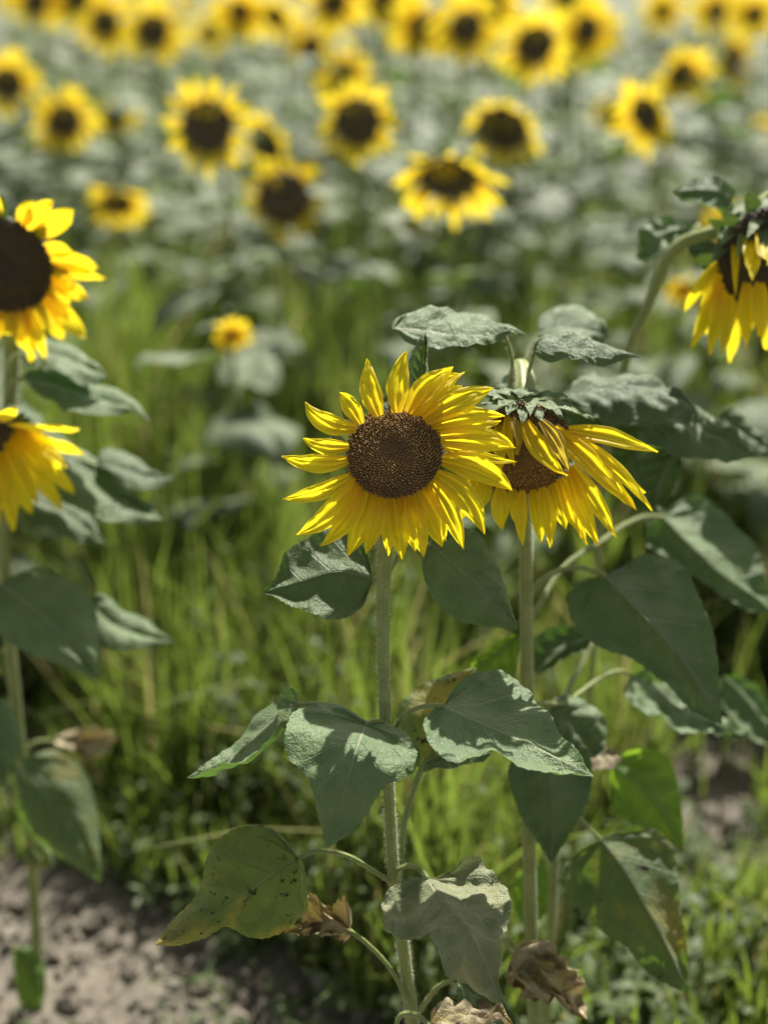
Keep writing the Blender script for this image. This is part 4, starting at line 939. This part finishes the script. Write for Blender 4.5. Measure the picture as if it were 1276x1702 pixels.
for i, (px, py, dpx, ppx, yaw, pit, dr, lb) in enumerate(HEADS):
    # disc ~ 7.5 cm across on big heads; depth from apparent size, kept so that heads stand 0.6-0.95 m high
    tot = dpx + 2 * ppx
    D = 0.165 * F / tot
    v = (851 - py) / F; k = math.sin(PITCH) - v * math.cos(PITCH)
    D = min(max(D, 2.2), (CZ - 0.56) / k); D = max(D, (CZ - 0.97) / k)
    c = P(px, py, D); s = D / F
    rv = random.Random(i * 13 + 5); yr, pr_ = R_(yaw + rv.uniform(-14, 14)), R_(pit - 7 + rv.uniform(-12, 9)); dr = dr * rv.uniform(0.7, 1.35)
    n = Vector((math.sin(yr) * math.cos(pr_), -math.cos(yr) * math.cos(pr_), math.sin(pr_)))
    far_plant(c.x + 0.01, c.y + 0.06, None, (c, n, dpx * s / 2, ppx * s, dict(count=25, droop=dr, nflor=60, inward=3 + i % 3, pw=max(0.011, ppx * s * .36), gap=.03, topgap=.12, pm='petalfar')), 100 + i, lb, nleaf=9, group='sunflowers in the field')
    occ.append((c.x, c.y + 0.06))
# leafy plants between them, no bloom showing
r = random.Random(98); cnt = 0
for k in range(17):
    for tr_ in range(60):
        Y_ = r.uniform(1.95, 2.85); X_ = r.uniform(0.02, 0.33) * Y_ if k < 13 else -r.uniform(.24, .34) * Y_
        if all((X_ - a) ** 2 + (Y_ - b) ** 2 > 0.02 for a, b in occ): break
    occ.append((X_, Y_)); h = r.uniform(0.36, 0.50) + 0.06 * (Y_ - 2)
    far_plant(X_, Y_, (X_ + r.uniform(-.03, .03), Y_ + r.uniform(-.03, .03), h), None, 3000 + k, 'leafy grey green sunflower plant in the blurred rows, showing no bloom', nleaf=9, group='leafy sunflower plants filling the rows')
    cnt += 1
r = random.Random(99); y = 2.85
while y < 9.0:
    x = -0.36 * y - 0.4 + r.uniform(0, 0.2)
    step = 0.26 if y < 5 else 0.38
    while x < 0.36 * y + 0.4:
        X_, Y_ = x + r.uniform(-.09, .09), y + r.uniform(-.09, .09)
        x += step
        if any((X_ - a) ** 2 + (Y_ - b) ** 2 < 0.012 for a, b in occ): continue
        px, py, D = topix(Vector((X_, Y_, 0.55)))
        if D < 3.2 and 180 < px < 640 and r.random() < 0.25: continue
        h = r.uniform(0.46, 0.66)
        if cnt < 258:
            far_plant(X_, Y_, (X_ + r.uniform(-.03, .03), Y_ + r.uniform(-.03, .03), h), None, 1000 + cnt, 'leafy grey green sunflower plant in the blurred rows, showing no bloom', nleaf=13 if y < 5 else 11, group='leafy sunflower plants filling the rows')
            cnt += 1
    y += step
print('filler plants', cnt, 'to y', y)
# the rows beyond the countable ones: leaves and blooms merging into one mass
def far_rows():
    r = np.random.default_rng(31)
    lv = [np.array([v.co[:] for v in m.vertices]) for m in FL]; lf = [np.array([p.vertices[:] for p in m.polygons if len(p.vertices) == 4]) for m in FL]
    Vs = []; Fs = []; n = 0
    for i in range(7500):
        y = r.uniform(7.6, 17); x = r.uniform(-.85, .85) * y; j = r.integers(0, 8); s = r.uniform(.7, 1.2); a = r.uniform(0, 6.28); c_, s_ = math.cos(a) * s, math.sin(a) * s
        v = lv[j]; v = np.stack([v[:, 0] * c_ - v[:, 1] * s_ + x, v[:, 0] * s_ + v[:, 1] * c_ + y, v[:, 2] * s + r.uniform(.2, .62)], 1)
        Vs.append(v); Fs.append(lf[j] + n); n += len(v)
    V = np.concatenate(Vs); o = fast_mesh('far_sunflower_rows', V, np.concatenate(Fs), np.full(len(V), .5), M['leaffar']); tag(o, 'far sunflower rows merging into one grey green leafy mass', 'sunflower rows', kind='stuff')
    mb = MB(); rr = random.Random(5)
    for i in range(150):
        y = rr.uniform(7.5, 17); x = rr.uniform(-.85, .85) * y; z = rr.uniform(.58, .78); c = Vector((x, y, z)); n_ = Vector((rr.uniform(-.4, .4), -1, rr.uniform(-.2, .4))).normalized()
        if topix(c)[1] > 40: continue
        X, Y, N = basis(n_); rd = rr.uniform(.03, .042)
        ring = [c + (X * math.cos(k * .5236) + Y * math.sin(k * .5236)) * rd + N * .002 for k in range(12)]
        mb.add(ring + [c + N * .012], [(k, (k + 1) % 12, 12) for k in range(12)], [(1, 1)] * 13, 1)
        for k in range(22):
            a = 6.283 * (k + rr.uniform(-.3, .3)) / 22; rad = X * math.cos(a) + Y * math.sin(a); l = rr.uniform(.04, .06); b = c + rad * rd * .95
            petal(mb, b, b + rad * l + N * rr.uniform(0, .015) - Vector((0, 0, l * .5)), .014, face=N, nl=4, nw=3, rs=k)
        tube(mb, [(x, y + .03, 0), (x, y + .04, z - .03), c - N * .01], [.006, .006, .01], n=6, seg=4, mi=2)
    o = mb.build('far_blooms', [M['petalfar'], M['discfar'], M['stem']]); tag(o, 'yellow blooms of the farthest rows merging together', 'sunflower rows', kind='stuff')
far_rows()
